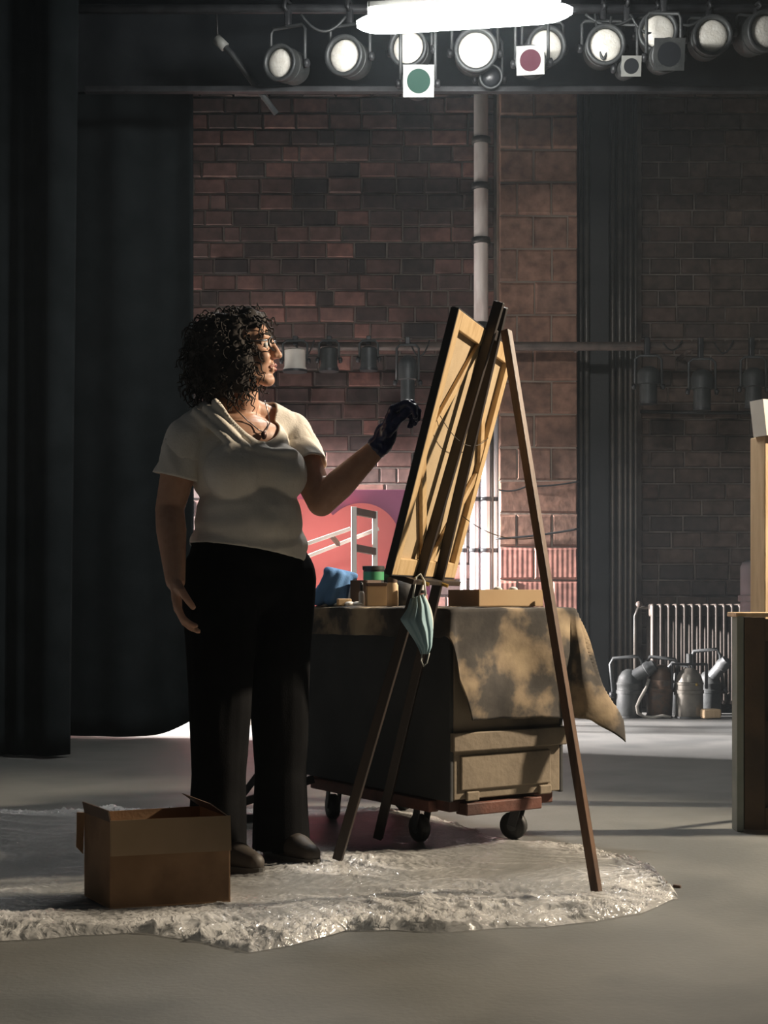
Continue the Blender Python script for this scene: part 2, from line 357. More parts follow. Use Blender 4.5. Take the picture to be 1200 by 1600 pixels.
wb = struct(MB().box((-1.05, WY+.067, 2.7), (4.6, .2, 5.4)).build('wall_back', 'mortar'), 'sooty red brick back wall behind the painter', 'wall')
bricks(wb, 'brick', 'brick_red', -3.3, .80, 0, 5.4, WY-.05, .1165, [.24, .24, .25, .235, .20, .26, .12], seen(285, 780, 150, 790))
wr = struct(MB().box((2.9, WY+.067, 2.7), (3.0, .2, 5.4)).build('wall_back_right', 'mortar'), 'brown brick back wall above the radiator', 'wall')
bricks(wr, 'brick', 'brick_brown', 1.86, 4.4, 0, 5.4, WY-.05, .1165, [.25, .24, .26, .25, .22, .13], seen(985, 1215, 150, 1000))
PX0, PX1, PYF = P(780, 0, 10.3).x, P(903, 0, 10.3).x, 10.3
pl = struct(MB().box(((PX0+PX1)/2, PYF+.312, 2.7), (PX1-PX0-.02, .6, 5.4)).build('brick_pillar', 'mortar_pillar'), 'pillar of large terracotta blocks, ribbed near its foot', 'pillar')
bricks(pl, 'block', 'block_terracotta', PX0, PX1, 0, 5.4, PYF, .232, [.245, .25, .24], lambda c: True, depth=.12, jt=.010, matlow='block_ribbed', zlow=1.15)
# steel column right of the pillar
CX0, CX1 = P(905, 0, 10.5).x, P(1000, 0, 10.5).x
col = struct(MB().bbox(((CX0+CX1)/2, 10.72, 2.7), (CX1-CX0, .16, 5.4), bev=.01).build('steel_column', 'column_paint'), 'black painted steel column lined with conduits', 'column')
MB().bbox((P(938, 0, 10.5).x, 10.58, 2.7), (.14, .10, 5.4), bev=.008).build('flange', 'column_paint', col)
# ------------------------------------------------------------------ pipes on the back wall
def pipe(name, label, cat, pts, r, mat, group=None, n=12, rings=()):
    root = MB().tube(pts, r, n).build(name, mat, None, True)
    for z in rings: MB().lathe([(r*1.02, -.022), (r*1.32, -.02), (r*1.32, .02), (r*1.02, .022)], (pts[0][0], pts[0][1], z), n=n).build('coupling', 'conduit_dark' if mat != 'pipe_iron' else mat, root, True)
    return tag(root, label, cat, group)
x = P(752, 0, 10.45).x
pipe('drain_pipe', 'thick off-white vertical pipe left of the terracotta pillar', 'pipe', [(x, 10.48, P(0, 505, 10.45).z), (x, 10.48, 5.35)], .052, 'pipe_white', rings=[P(0, y_, 10.45).z for y_ in (218, 290, 375)])
tag(MB().lathe([(.06, 0), (.064, .02), (.05, .11), (.054, .15)], (x, 10.48, P(0, 536, 10.45).z), n=16).build('pipe_socket', 'conduit_dark', None, True), 'dark iron socket under the thick off-white pipe', 'pipe fitting')
WL = {724: 'slimmest bright white conduit, half behind the canvas edge', 741: 'wide bright white conduit just right of the canvas', 759: 'widest bright white conduit near the terracotta pillar', 773: 'narrow bright white conduit touching the terracotta pillar'}
for px, r in ((724, .022), (741, .036), (759, .046), (773, .026)):
    xx = P(px, 0, 10.5).x; root = pipe('conduit', WL[px], 'conduit', [(xx, 10.5, .02), (xx, 10.5, P(0, 556, 10.5).z)], r, 'conduit_white', 'white conduits beside the pillar')
    for yy in (780, 860): MB().lathe([(r*1.02, -.015), (r*1.2, -.012), (r*1.2, .012), (r*1.02, .015)], (xx, 10.5, P(0, yy, 10.5).z), n=12).build('strap', 'black_metal', root, True)
    xx2 = xx
xx = P(768, 0, 10.5).x
pipe('conduit', 'slim black conduit between the white ones by the pillar', 'conduit', [(xx, 10.47, .02), (xx, 10.47, P(0, 610, 10.5).z)], .014, 'conduit_dark')
for i, (px, r, mt) in enumerate(((909, .014, 'conduit_dark'), (918, .02, 'conduit_dark'), (957, .014, 'conduit_dark'), (968, .019, 'conduit_dark'), (977, .012, 'conduit_dark'), (985, .016, 'conduit_dark'), (993, .012, 'conduit_dark'))):
    xx = P(px, 0, 10.45).x
    pipe('conduit', ['slim dark conduit tight against the terracotta pillar', 'thick dark conduit on the pillar side of the steel column', 'slim dark conduit along the middle flange of the steel column', 'thickest dark conduit on the radiator side of the steel column', 'thin dark conduit just beside the thickest one on the steel column', 'medium dark conduit on the steel column near the brown bricks', 'thin outermost dark conduit where the steel column meets the brown bricks'][i], 'conduit', [(xx, 10.44 if px > 940 else 10.5, .02), (xx, 10.44 if px > 940 else 10.5, 5.35)], r, mt, 'conduits on the steel column')
pz = P(0, 541, 10.1).z
hp = pipe('wall_batten', 'long rusty horizontal pipe hung with stage lamps along the brick wall', 'pipe', [(P(300, 0, 10.1).x, 10.1, pz), (P(1000, 0, 10.1).x, 10.1, pz), (4.2, 10.1, pz+.02)], .030, 'pipe_iron')
for px in (700, 905, 1085):
    MB().tube([(P(px, 0, 10.1).x, 10.12, pz), (P(px, 0, 10.1).x, WY, pz)], .015, 8).build('wall_bracket', 'pipe_iron', hp, True)
xs = P(1000, 0, 10.5).x
tag(MB().tube([(xs+.02, 10.6, P(0, 643, 10.6).z), (xs+.5, 10.6, P(0, 645, 10.6).z), (4.0, 10.6, P(0, 644, 10.6).z)], .013, 8).build('cable_run', 'cable_black', None, True), 'black cable run along the brick wall under the hanging lamps', 'cable')
def sag(p0, p1, s, n=14): return [V(p0).lerp(V(p1), i/n)-V((0, 0, s*4*(i/n)*(1-i/n))) for i in range(n+1)]
tag(MB().tube(sag(P(778, 765, 10.27), P(822, 760, 10.27), .02)+sag(P(822, 760, 10.27), P(905, 752, 10.27), .01), .006, 6).build('wire', 'cable_black', None, True), 'thin black wire across the middle of the terracotta pillar', 'wire')
tag(MB().tube(sag(P(774, 842, 10.27), P(905, 826, 10.27), .01), .008, 6).build('wire', 'cable_black', None, True), 'thin black wire across the ribbed blocks of the pillar', 'wire')
# ------------------------------------------------------------------ stage lamps
def clamp_and_yoke(root, r, zc, top, mat, halfw):
    y = MB(); y.tube([(-halfw, 0, zc-.01), (-halfw, 0, zc+top*.62), (-halfw*.85, 0, zc+top*.7), (halfw*.85, 0, zc+top*.7), (halfw, 0, zc+top*.62), (halfw, 0, zc-.01)], .009, 6)
    y.build('yoke', mat, root, True)
    for s in (-1, 1): MB().lathe([(.018, 0), (.022, .006), (.022, .02), (.012, .026)], (s*halfw*.98, 0, zc), (s, 0, 0), 10).build('knob', 'black_metal', root, True)
    c = MB(); c.bbox((0, 0, zc+top*.86), (.03, .035, top*.3), bev=.006); c.tube([(0, .03, zc+top*1.14), (0, -.03, zc+top*1.16), (0, -.045, zc+top*1.0), (0, 0, zc+top*.96)], .011, 6)
    c.build('clamp', 'black_metal', root, True)
def fresnel(name, label, loc, yaw, tilt, r=.082, L=.20, mat='lamp_dark', lensmat='lens', top=.23, frame=None, gel=None, group=None, fsize=.16):
    root = local(thing(name, label, 'stage lamp', loc, group)); root.rotation_euler = (0, 0, yaw)
    R = Matrix.Rotation(tilt, 3, 'X')                       # tilt > 0 points the lens (local -Y) downward
    ax = R @ V((0, -1, 0)); back = -ax*L*.55
    MB().lathe([(.02, -.03), (r*.6, -.025), (r*.95, .0), (r*1.12, .03), (r*1.12, L*.55), (r*1.17, L*.56), (r*1.17, L*.7), (r*1.12, L*.71), (r*1.12, L), (r*1.0, L), (r*1.0, L-.02)], back, ax, 28, cap=False).build('housing', mat, root, 'edge')
    MB().lathe([(r*1.01, L-.004), (r*1.2, L-.002), (r*1.24, L+.008), (r*1.2, L+.016), (r*1.0, L+.014), (r*.97, L+.002)], back, ax, 28, cap=False).build('rim', 'lamp_grey', root, True)
    prof = [(r*.98*math.cos(t), L-.02+.026*math.sin(t)) for t in [i*math.pi/2/7 for i in range(7)]]+[(.001, L+.006)]
    MB().lathe(prof, back, ax, 28, cap=False).build('lens', lensmat, root, True)
    if frame:
        c = back+ax*(L+.035); u = R @ V((1, 0, 0)); vv = R @ V((0, 0, 1)); M = Matrix((u, ax, vv)).transposed(); h = fsize/2
        g = MB(); n = 32; rin = h*.76
        ring_o = []; ring_i = []
        for k in range(n):
            a = 2*math.pi*k/n; ca, sa = math.cos(a), math.sin(a); q = h/max(abs(ca), abs(sa))
            ring_o.append((q*ca, q*sa)); ring_i.append((rin*ca, rin*sa))
        for d in (0, .006): g.add([c+M @ V((x_, d, z_)) for x_, z_ in ring_o+ring_i], [(k, (k+1) % n, n+(k+1) % n, n+k) for k in range(n)])
        g.add([c+M @ V((x_, d, z_)) for d in (0, .006) for x_, z_ in ring_o], [(k, (k+1) % n, n+(k+1) % n, n+k) for k in range(n)])
        fo = g.build('gel_frame', frame, root)
        MB().lathe([(rin*1.03, .001), (rin*1.03, .004)], c, ax, 28).build('gel', gel, fo)
    clamp_and_yoke(root, r, 0, top, 'lamp_grey', r*1.3)
    return root
BD = 7.5; bz = P(0, 14, BD).z
bat = tag(MB().tube([(-3.2, BD, bz), (4, BD, bz)], .024, 12).build('lighting_batten', 'black_metal', None, True), 'black pipe batten carrying the overhead row of stage lamps', 'batten')
MB().bbox((.55, BD+.12, P(0, 128, BD).z), (4.2, .05, .03)).build('cable_tray', 'black_metal', bat)
LB = 'round stage lamp with cream lens in the overhead row, its lens uncovered'
G = 'lamps on the overhead batten'
for px, py, dd, lab, rr in (
    (450, 103, .40, 'round stage lamp with cream lens at the curtain end of the overhead row', .074),
    (547, 92, .32, 'round cream-lensed lamp with a bare lens next to the one at the curtain end', .082), (643, 80, .22, 'round stage lamp half hidden above the green-gelled lamp', .08),
    (742, 84, 0, 'largest round cream-lensed lamp, directly under the middle of the fluorescent light', .090), (848, 78, -.1, 'round stage lamp half hidden behind the magenta-gelled lamp', .082), (942, 76, 0, 'round cream-lensed lamp between the magenta gel and the small dark gel', .082),
    (1027, 55, .15, 'round stage lamp half hidden above the largest dark-gelled lamp', .082), (1107, 62, 0, 'round cream-lensed lamp right beside the largest dark-gelled lamp', .082), (1182, 55, -.25, 'round cream-lensed lamp at the far end of the overhead row from the curtain', .084)):
    loc = P(px, py, BD-.02); o = fresnel('stage_lamp', lab, loc, -dd, .15, rr, top=(bz-loc.z)/1.05, group=G)
def gellamp(px, py, d, lab, gel, frame, r, fs, dd=0, top=None):
    loc = P(px, py-6, d); fresnel('gelled_lamp', lab, loc, dd, .25, r, .24, top=top or (bz-loc.z)/1.05, frame=frame, gel=gel, fsize=fs)
gellamp(653, 137, 7.28, 'stage lamp with green gel in a white square frame', 'gel_green', 'gel_frame', .066, .150)
gellamp(831, 105, 7.28, 'stage lamp with dark magenta gel in a white frame', 'gel_magenta', 'gel_frame', .062, .135, -.15)
gellamp(979, 114, 7.42, 'small stage lamp with dark gel in a pale frame', 'gel_dark', 'gel_frame', .042, .098)
gellamp(1037, 96, 7.28, 'large stage lamp with dark gel in a black frame', 'gel_dark', 'lamp_dark', .066, .150)
for px, py in ((765, 124),):
    loc = P(px, py, 7.62); fresnel('stage_lamp', 'small black lamp with dark lens hanging low behind the cream-lensed row', loc, .5 if px < 500 else 0, .2, .05, .2, lensmat='gel_dark', top=(bz-loc.z)/1.05)
# loose cables on the batten
rng = random.Random(3)
for k, (px0, px1, s) in enumerate(((915, 990, .05), (985, 1040, .09), (930, 955, .22), (600, 700, .05), (1045, 1100, .05), (470, 540, .08))):
    tag(MB().tube(sag(P(px0, 22, 7.4), P(px1, 26, 7.4), s), .007, 6).build('lamp_cable', 'lamp_grey', None, True), 'loose grey cable drooping from the overhead batten between lamps', 'cable', 'cables on the overhead batten')
bar = MB().tube([P(340, 62, 7.6), P(362, 84, 7.6), P(432, 178, 7.7)], .016, 8).build('boom_arm', 'lamp_grey', None, True)
MB().tube([P(338, 60, 7.6), P(352, 74, 7.6)], .026, 10).build('arm_end', 'gel_frame', bar, True)
tag(bar, 'slanted metal arm hanging from the batten near the curtain', 'arm')
tag(MB().tube([P(340, 62, 7.6), P(338, 10, 7.6)], .006, 6).build('hanger_wire', 'cable_black', None, True), 'thin wire holding the slanted metal arm', 'wire')
# fluorescent fitting
fc = P(725, 27, 6.35); ex = (P(893, 15, 6.35)-P(558, 36, 6.4)); fl = thing('fluorescent_light', 'bright fluorescent light fitting hanging over the stage', 'lamp', fc)
dx = ex.normalized(); hl = ex.length/2
def diff(u, v_):
    t = u*2-1; a = 2*math.pi*v_; k = (1-abs(t)**10*.7); q = dx.cross(V((0, 1, 0))).normalized()
    return fc+dx*t*hl+V((0, 1, 0))*math.cos(a)*.075*k+q*math.sin(a)*(.044 if math.sin(a)*q.z < 0 else .034)*k
g = MB().grid(diff, 40, 25); n_ = len(g.v)
g.f += [tuple(j*40 for j in range(24)), tuple(j*40+39 for j in range(24))][::1]
g.build('diffuser', 'tube_glow', fl, True)
M3 = Matrix((dx, V((0, 1, 0)), dx.cross(V((0, 1, 0))))).transposed()
MB().bbox(fc+V((0, 0, .062)), (hl*1.8, .11, .04), M=M3, bev=.01).build('housing', 'gel_frame', fl)
for s in (-.6, .6): MB().tube([fc+dx*hl*s+V((0, 0, .07)), fc+dx*hl*s+V((0, 0, 1.6))], .004, 6).build('suspension_wire', 'cable_black', fl)
# lamps hung on the wall pipe
def wallcan(name, label, px, top, bot, wpx, mat, d=10.0, snoot=False, yoke='lamp_grey', group=None):
    a = P(px, bot, d); H = (bot-top)/F*d; r = wpx/F*d/2
    root = local(thing(name, label, 'stage lamp', a, group))
    if snoot: prof = [(r*.72, 0), (r*.75, .0), (r*.75, H*.5), (r*1.0, H*.52), (r*1.02, H*.8), (r*.8, H*.93), (r*.4, H)]
    else: prof = [(r*1.12, 0), (r*1.12, .015), (r, .03), (r, H*.92), (r*.85, H*.97), (r*.5, H)]
    MB().lathe(prof, n=24).build('housing', mat, root, 'edge')
    MB().lathe([(r*(.78 if snoot else 1.16), -.008), (r*(.78 if snoot else 1.16), .008)], n=24).build('rim', 'black_metal', root, 'edge')
    zt = pz-a.z; zk = H*.45
    MB().tube([(-r*1.15, 0, zk), (-r*1.15, 0, min(H+.05, zt)), (-r*.8, 0, min(H+.075, zt+.02)), (r*.8, 0, min(H+.075, zt+.02)), (r*1.15, 0, min(H+.05, zt)), (r*1.15, 0, zk)], .009, 6).build('yoke', yoke, root, True)
    for s in (-1, 1): MB().lathe([(.02, 0), (.02, .02), (.01, .026)], (s*r*1.12, 0, zk), (s, 0, 0), 10).build('knob', 'black_metal', root, True)
    MB().bbox((0, .05, (min(H+.07, zt)+zt)/2+.03), (.035, .05, max(.06, zt-H-.03)), bev=.006).build('clamp', 'black_metal', root)
    return root
wallcan('wall_lamp', 'white can lamp hanging on the brick wall beside the painter\'s face', 461, 545, 580, 33, 'lamp_white')
wallcan('wall_lamp', 'dark can lamp next to the white one on the wall pipe', 514, 543, 579, 27, 'lamp_dark')
wallcan('wall_lamp', 'dark can lamp with a bright streak on the wall pipe', 576, 542, 578, 25, 'lamp_grey')
wallcan('wall_lamp', 'long grey profile lamp hanging above the gloved hand', 637, 556, 633, 30, 'lamp_grey', snoot=True)
wallcan('wall_lamp', 'dark profile lamp hanging beside the black steel column', 1013, 573, 630, 36, 'lamp_dark', snoot=True)
wallcan('wall_lamp', 'dark profile lamp with pale rim in the middle right of the column', 1097, 578, 640, 36, 'lamp_dark', snoot=True)
wallcan('wall_lamp', 'dark profile lamp hanging above the capped wooden post', 1177, 575, 636, 34, 'lamp_dark', snoot=True)
for px, s in ((475, .1), (655, .1), (1050, .06), (1130, .08)):
    tag(MB().tube(sag(P(px-14, 535, 10.05), P(px+16, 532, 10.05), s), .006, 6).build('lamp_cable', 'cable_black', None, True), 'short black cable looped under the wall pipe', 'cable', 'cables on the wall pipe')
# ------------------------------------------------------------------ curtains
def curtain(name, label, x0, x1, y, z0, z1, amp, waves, mat, edge=None, hem=None, seed=0, th=.02, lean=0):
    rr = random.Random(seed); ph = rr.uniform(0, 6)
    def fn(u, v_):
        zz = z0+(z1-z0)*v_; xx = x0+(x1-x0)*u
        a = amp*(1+.25*math.sin(3*v_+u*5))
        yy = y+a*math.sin(u*waves*2*math.pi+ph+.5*math.sin(u*9+seed))+.35*a*math.sin(u*waves*4.7*math.pi+1+v_*.6)
        xx += .25*a*math.cos(u*waves*2*math.pi+ph)+lean*u*v_
        if hem and v_ < .12: h = hem(u)*(1-v_/.12); zz += h
        if edge and u > .8: yy += edge*((u-.8)/.2)**2
        return V((xx, yy, zz))
    o = MB().grid(fn, 150, 40).build(name, mat, None, True)
    md = o.modifiers.new('thickness', 'SOLIDIFY'); md.thickness = th; md.offset = 0
    return tag(o, label, 'curtain')
curtain('stage_curtain', 'near black velvet leg curtain with a rounded fold, hanging to the floor', -2.75, -1.60, 7.35, .015, 5.2, .075, 3.0, 'velvet', .10, seed=2, lean=.055)
curtain('stage_curtain', 'wide black leg curtain hanging further upstage against the brick wall', -3.2, P(303, 0, 8.4).x, 8.42, .012, 5.2, .035, 4.0, 'velvet', .02, hem=lambda u: .10*max(0, (u-.86)/.14)**2, seed=5)
curtain('border_curtain', 'black horizontal border cloth behind the overhead lamps', -3.1, 4.2, 8.35, P(0, 143, 8.35).z, 5.3, .02, 11, 'velvet_border', seed=9)
# ------------------------------------------------------------------ painted panel, ladder
pd = 9.75; pc = P(520, 0, pd); px0, px1 = P(330, 0, pd).x, P(672, 0, pd).x; zt = P(0, 765, pd).z
pn = thing('painted_panel', 'pink and purple painted board with a raised coral cloud shape', 'scenery', ((px0+px1)/2, pd, 0))
MB().bbox(((px0+px1)/2, pd+.02, zt/2), (px1-px0, .03, zt), bev=.003).build('board', 'painted_panel', pn)
for s in (px0+.08, px1-.08): MB().beam((s, pd+.06, 0), (s, pd+.06, zt-.05), .05, .04).build('batten', 'wood_pale', pn)
discs = [(470, 842, 62), (565, 846, 60), (577, 888, 30), (520, 905, 70), (440, 880, 70)]
cxm, czm = 520, 875; poly = []
for k in range(120):
    a = 2*math.pi*k/120; best = 0
    for dx_, dy_, r_ in discs:
        ox, oy = dx_-cxm, dy_-czm; b2 = ox*math.cos(a)+oy*math.sin(a); di = b2*b2-(ox*ox+oy*oy-r_*r_)
        if di > 0: best = max(best, b2+math.sqrt(di))
    q = P(cxm+best*math.cos(a), czm+best*math.sin(a), pd-.05); poly.append((q.x, q.z))
MB().prism(poly, .03, Matrix.Translation((0, pd-.05, 0))).build('cloud_shape', 'coral', pn)
MB().box((P(520, 0, pd).x, pd-.008, P(0, 900, pd).z), (.3, .026, .3)).build('spacer_block', 'wood_pale', pn)
ld = thing('ladder', 'upright whitewashed wooden ladder before the pink board', 'ladder', FL(556, 1140))
ldy = 9.05; a0, a1 = P(553, 792, ldy), P(586, 799, ldy+.30)
for q, ((x_, y_, z_)) in enumerate((a0, a1)): MB().beam((x_, y_, 0), (x_, y_, z_), .034, .045, up=(0, 1, 0)).build('rail', 'wood_whitewashed', ld)
for yy in (799, 856, 915, 985, 1060): MB().beam(P(555, yy, ldy), P(586, yy+6 if yy < 900 else yy, ldy+.30), .03, .045).build('rung', 'card_dark', ld)
rl = thing('leaning_ladder', 'wooden ladder leaning at a low slant behind the upright one', 'ladder', (P(440, 0, 9.4).x, 9.4, 0))
r1 = (P(395, 879, 9.3), P(548, 826, 9.3)); r2 = (P(395, 903, 9.5), P(592, 826, 9.5))
for p0, p1 in (r1, r2): MB().beam(p0, p1, .022, .024).build('rail', 'wood_whitewashed', rl)
for t in (.15, .45, .8): MB().beam(r1[0].lerp(r1[1], t), r2[0].lerp(r2[1], t*.85), .025, .025).build('rung', 'card_dark', rl)
for p0 in (r1[0], r2[0]): MB().beam((p0.x, p0.y, 0), p0, .03, .04).build('foot', 'wood_whitewashed', rl)
# ------------------------------------------------------------------ radiator and lamps on the floor
RD = 10.35; rx0, rx1 = P(1016, 0, RD).x, P(1212, 0, RD).x; zr = P(0, 938, RD).z
ra = thing('radiator', 'old cast iron column radiator against the brick wall', 'radiator', ((rx0+rx1)/2, RD, 0))
nf = 17
fin_mesh = None
for k in range(nf):
    xx = rx0+(rx1-rx0)*k/(nf-1)
    if fin_mesh is None:
        f = MB()
        for yy in (-.08, 0, .08): f.tube([(0, yy, .09), (0, yy, zr-.06)], .0125, 8)
        for zz in (.1, zr-.07): f.bbox((0, 0, zz), (.032, .21, .09 if zz > .3 else .08), bev=.014)
        f.bbox((0, -.10, (zr+.05)/2), (.021, .025, zr-.12), bev=.008)
        fin_mesh = f.mesh('fin'); fo = link('fin', fin_mesh, 'radiator', ra, True); fo.location = (xx-ra.location.x, 0, 0)
    else:
        o = bpy.data.objects.new('fin', fin_mesh); COL.objects.link(o); o.parent = ra; o.location = (xx-ra.location.x, 0, 0)
for xx in (rx0, rx1):
    for yy in (-.07, .07): MB().bbox((xx, RD+yy, .03), (.03, .035, .06), bev=.006).build('foot', 'radiator', ra)
MB().tube([(rx0, RD, .12), (rx1, RD, .12)], .03, 10).build('lower_pipe', 'radiator', ra, True)
vv = P(998, 945, RD-.05); rv = MB().tube([(rx0, RD-.02, vv.z-.02), (vv.x, RD-.02, vv.z-.02), (vv.x-.02, RD-.02, vv.z-.08), (vv.x-.02, RD-.02, 0.02)], .013, 10).build('valve_pipe', 'conduit_dark', ra, True)
MB().lathe([(.012, 0), (.022, .008), (.022, .02), (.012, .026)], (vv.x, RD-.05, vv.z-.0), (0, -1, .3), 12).build('valve_wheel', 'pipe_iron', rv, True)
def floorlamp(label, px, py, H, r, mat, lean=0, cap=None, yoke=None, d=None):
    p0 = FL(px, py); root = local(thing('floor_stage_lamp', label, 'stage lamp', p0)); ax = V((math.sin(lean), 0, math.cos(lean)))
    prof = [(r*.95, 0), (r, .006), (r, H*.45), (r*1.05, H*.455), (r*1.05, H*.52), (r*1.0, H*.53), (r*1.0, H*.62), (r*1.03, H*.63), (r*1.03, H*.67), (r*.98, H*.68), (r*.86, H*.8), (r*.6, H*.9), (r*.3, H*.95)]
    MB().lathe(prof, (0, 0, .012), ax, 24).build('housing', mat, root, 'edge')
    MB().lathe([(r*1.05, 0), (r*1.05, .012)], (0, 0, .002), ax, 24).build('rim', 'lamp_dark', root, 'edge')
    if cap: 
        c0 = V((0, -.02, H*.78)); dv = V(cap).normalized()
        MB().lathe([(r*.52, 0), (r*.52, .12), (r*.58, .125), (r*.58, .155), (r*.46, .17), (r*.46, .19), (r*.2, .2)], c0, dv, 16).build('lamp_cap', 'lamp_grey' if mat != 'lamp_silver' else 'lamp_silver', root, 'edge')
    if yoke:
        s, hh = yoke; a = V((math.sin(s), 0, math.cos(s))); b = V((math.cos(s), 0, -math.sin(s))); c0 = V((0, 0, H*.5)); q = r*1.25
        MB().tube([c0-b*q, c0-b*q+a*hh*.85, c0-b*q*.8+a*hh, c0+b*q*.8+a*hh, c0+b*q+a*hh*.85, c0+b*q], .012, 8).build('yoke', 'lamp_grey', root, True)
        for s2 in (-1, 1): MB().lathe([(.02, 0), (.02, .025), (.01, .03)], c0+b*q*s2*.97, b*s2, 10).build('knob', 'black_metal', root, True)
    return root
floorlamp('dark stage lamp with side arm on the floor beside the hanging cloth corner', 983, 1121, .33, .085, 'lamp_dark', 0, (.9, -.2, .55), (-.1, .24))
floorlamp('rust-brown stage lamp with a pale cable standing on its lens', 1030, 1121, .36, .085, 'lamp_rusty', .05, None, (.1, .22))
floorlamp('small black lamp wedged between the rusty and the silver lamps', 1053, 1117, .30, .055, 'lamp_dark', .1, None, (.2, .2))
sl = floorlamp('bright silver stage lamp standing on its lens before the radiator', 1077, 1122, .34, .092, 'lamp_silver', 0, None, None)
MB().bbox((0, -.0, .36), (.24, .03, .018), bev=.004).build('yoke', 'black_metal', sl)
for k, s in enumerate((-1, 1)): MB().bbox((s*.115, 0, .28), (.016, .03, .17), bev=.004).build('yoke_arm', 'black_metal', sl)
MB().lathe([(.02, 0), (.02, .06)], (0, 0, .37), n=10).build('clamp', 'lamp_dark', sl)
MB().ell((.03, -.085, .23), .011).build('latch', 'brass', sl, True)
floorlamp('black stage lamp with a tilted cap at the far end by the scenery flat', 1108, 1117, .31, .08, 'lamp_dark', 0, (.35, -.3, .5), (-.1, .29))
cb = [FL(1012, 1090)]
cp = [P(1014, 1062, 9.85), P(1008, 1078, 9.8), P(1000, 1092, 9.78), P(995, 1104, 9.78), P(997, 1114, 9.8), P(1006, 1120, 9.85), P(1020, 1121, 9.8), P(1035, 1118.5, 9.8), P(1048, 1121, 9.8)]
tag(MB().tube(cp, .011, 8).build('lamp_cable', 'cable_white', None, True), 'pale cable looping down from the rust-brown floor lamp', 'cable')
tag(MB().bbox(FL(1108, 1123)+V((0, 0, .035)), (.13, .1, .06), rz=.3, bev=.01).build('wood_block', 'wood_pale'), 'small wooden block on the floor beside the silver lamp', 'block')
# ------------------------------------------------------------------ right: crate, post, case
cr0 = FL(1157, 1300); cw, chh = .95, .742; cd = .075
cr = thing('scenery_flat', 'low dark wooden scenery flat with a pale edge standing on the stage floor', 'scenery flat', (cr0.x+cw/2, cr0.y, 0))
MB().box((cr0.x+cw/2, cr0.y+.035, chh/2), (cw-.04, .02, chh-.03)).build('front_panel', 'scenic_wood', cr)
for xx in (cr0.x+.05, cr0.x+cw-.05): MB().bbox((xx, cr0.y+.012, chh/2), (.07, .024, chh-.014), bev=.003).build('stile', 'scenic_wood', cr)
for zz in (.045, chh-.05): MB().bbox((cr0.x+cw/2, cr0.y+.012, zz), (cw-.17, .022, .075), bev=.003).build('rail', 'scenic_wood', cr)
for zz in (.22,): MB().beam((cr0.x+.10, cr0.y+.013, chh*.52), (cr0.x+.55, cr0.y+.013, .10), .018, .07, up=(0, 1, 0)).build('brace', 'scenic_wood', cr)
MB().beam((cr0.x+.10, cr0.y+.013, chh*.52), (cr0.x+.50, cr0.y+.013, chh-.1), .018, .07, up=(0, 1, 0)).build('brace', 'scenic_wood', cr)
MB().bbox((cr0.x+.0, cr0.y+cd/2, chh/2), (.024, cd, chh), bev=.003).build('side_panel', 'scenic_edge', cr)
MB().bbox((cr0.x+cw, cr0.y+cd/2, chh/2), (.024, cd, chh), bev=.003).build('side_panel', 'scenic_edge', cr)
MB().box((cr0.x+cw/2, cr0.y+cd-.02, chh/2), (cw-.04, .02, chh-.03)).build('back_panel', 'scenic_wood', cr)
MB().bbox((cr0.x+.06, cr0.y+cd/2+.03, chh+.002), (.15, cd+.06, .016), bev=.003).build('top_slat', 'wood_pale', cr)
for xx in (cr0.x+.3, cr0.x+.7): MB().beam((xx, cr0.y+cd, chh*.7), (xx, cr0.y+.42, .012), .03, .03).build('stay', 'scenic_wood', cr)
pp = P(1194, 0, 5.62); zc0 = P(0, 681, 5.62).z; zc1 = P(0, 625, 5.62).z
po = thing('wooden_post', 'pale pine post with a cream cap block behind the dark scenery flat', 'post', (pp.x+.06, 5.65, 0))
pr_ = Matrix.Rotation(math.radians(24), 3, 'Z'); pb = V((pp.x, 5.62, 0))
MB().bbox(pb+pr_ @ V((.03, .045, zc0/2)), (.052, .09, zc0), M=pr_, bev=.004).build('post', 'wood_pale', po)
MB().bbox(pb+pr_ @ V((.085, .05, zc0/2)), (.055, .05, zc0), M=pr_, bev=.004).build('post_backing', 'wood_whitewashed', po)
capM = Matrix.Translation(pb+V((-.012, -.03, 0))) @ pr_.to_4x4()
MB().prism([(0, zc1), (.36, zc1), (.36, zc0), (.018, zc0)], .08, capM).build('cap_block', 'lamp_white', po)
cs0 = P(1176, 874, 6.3); cs = thing('equipment_case', 'dark grey upright equipment case with metal edge beside the post', 'case', (cs0.x+.14, 6.4, 0))
MB().bbox((cs0.x+.14, 6.4, cs0.z/2), (.28, .3, cs0.z), bev=.03).build('body', 'case_dark', cs, 'edge')
for zz in (P(0, 935, 6.3).z, .3): MB().bbox((cs0.x+.14, 6.4, zz), (.286, .306, .03), bev=.004).build('band', 'black_metal', cs)
MB().bbox((cs0.x+.003, 6.252, cs0.z/2-.02), (.016, .016, cs0.z-.08), bev=.004).build('metal_edge', 'case_rim', cs)
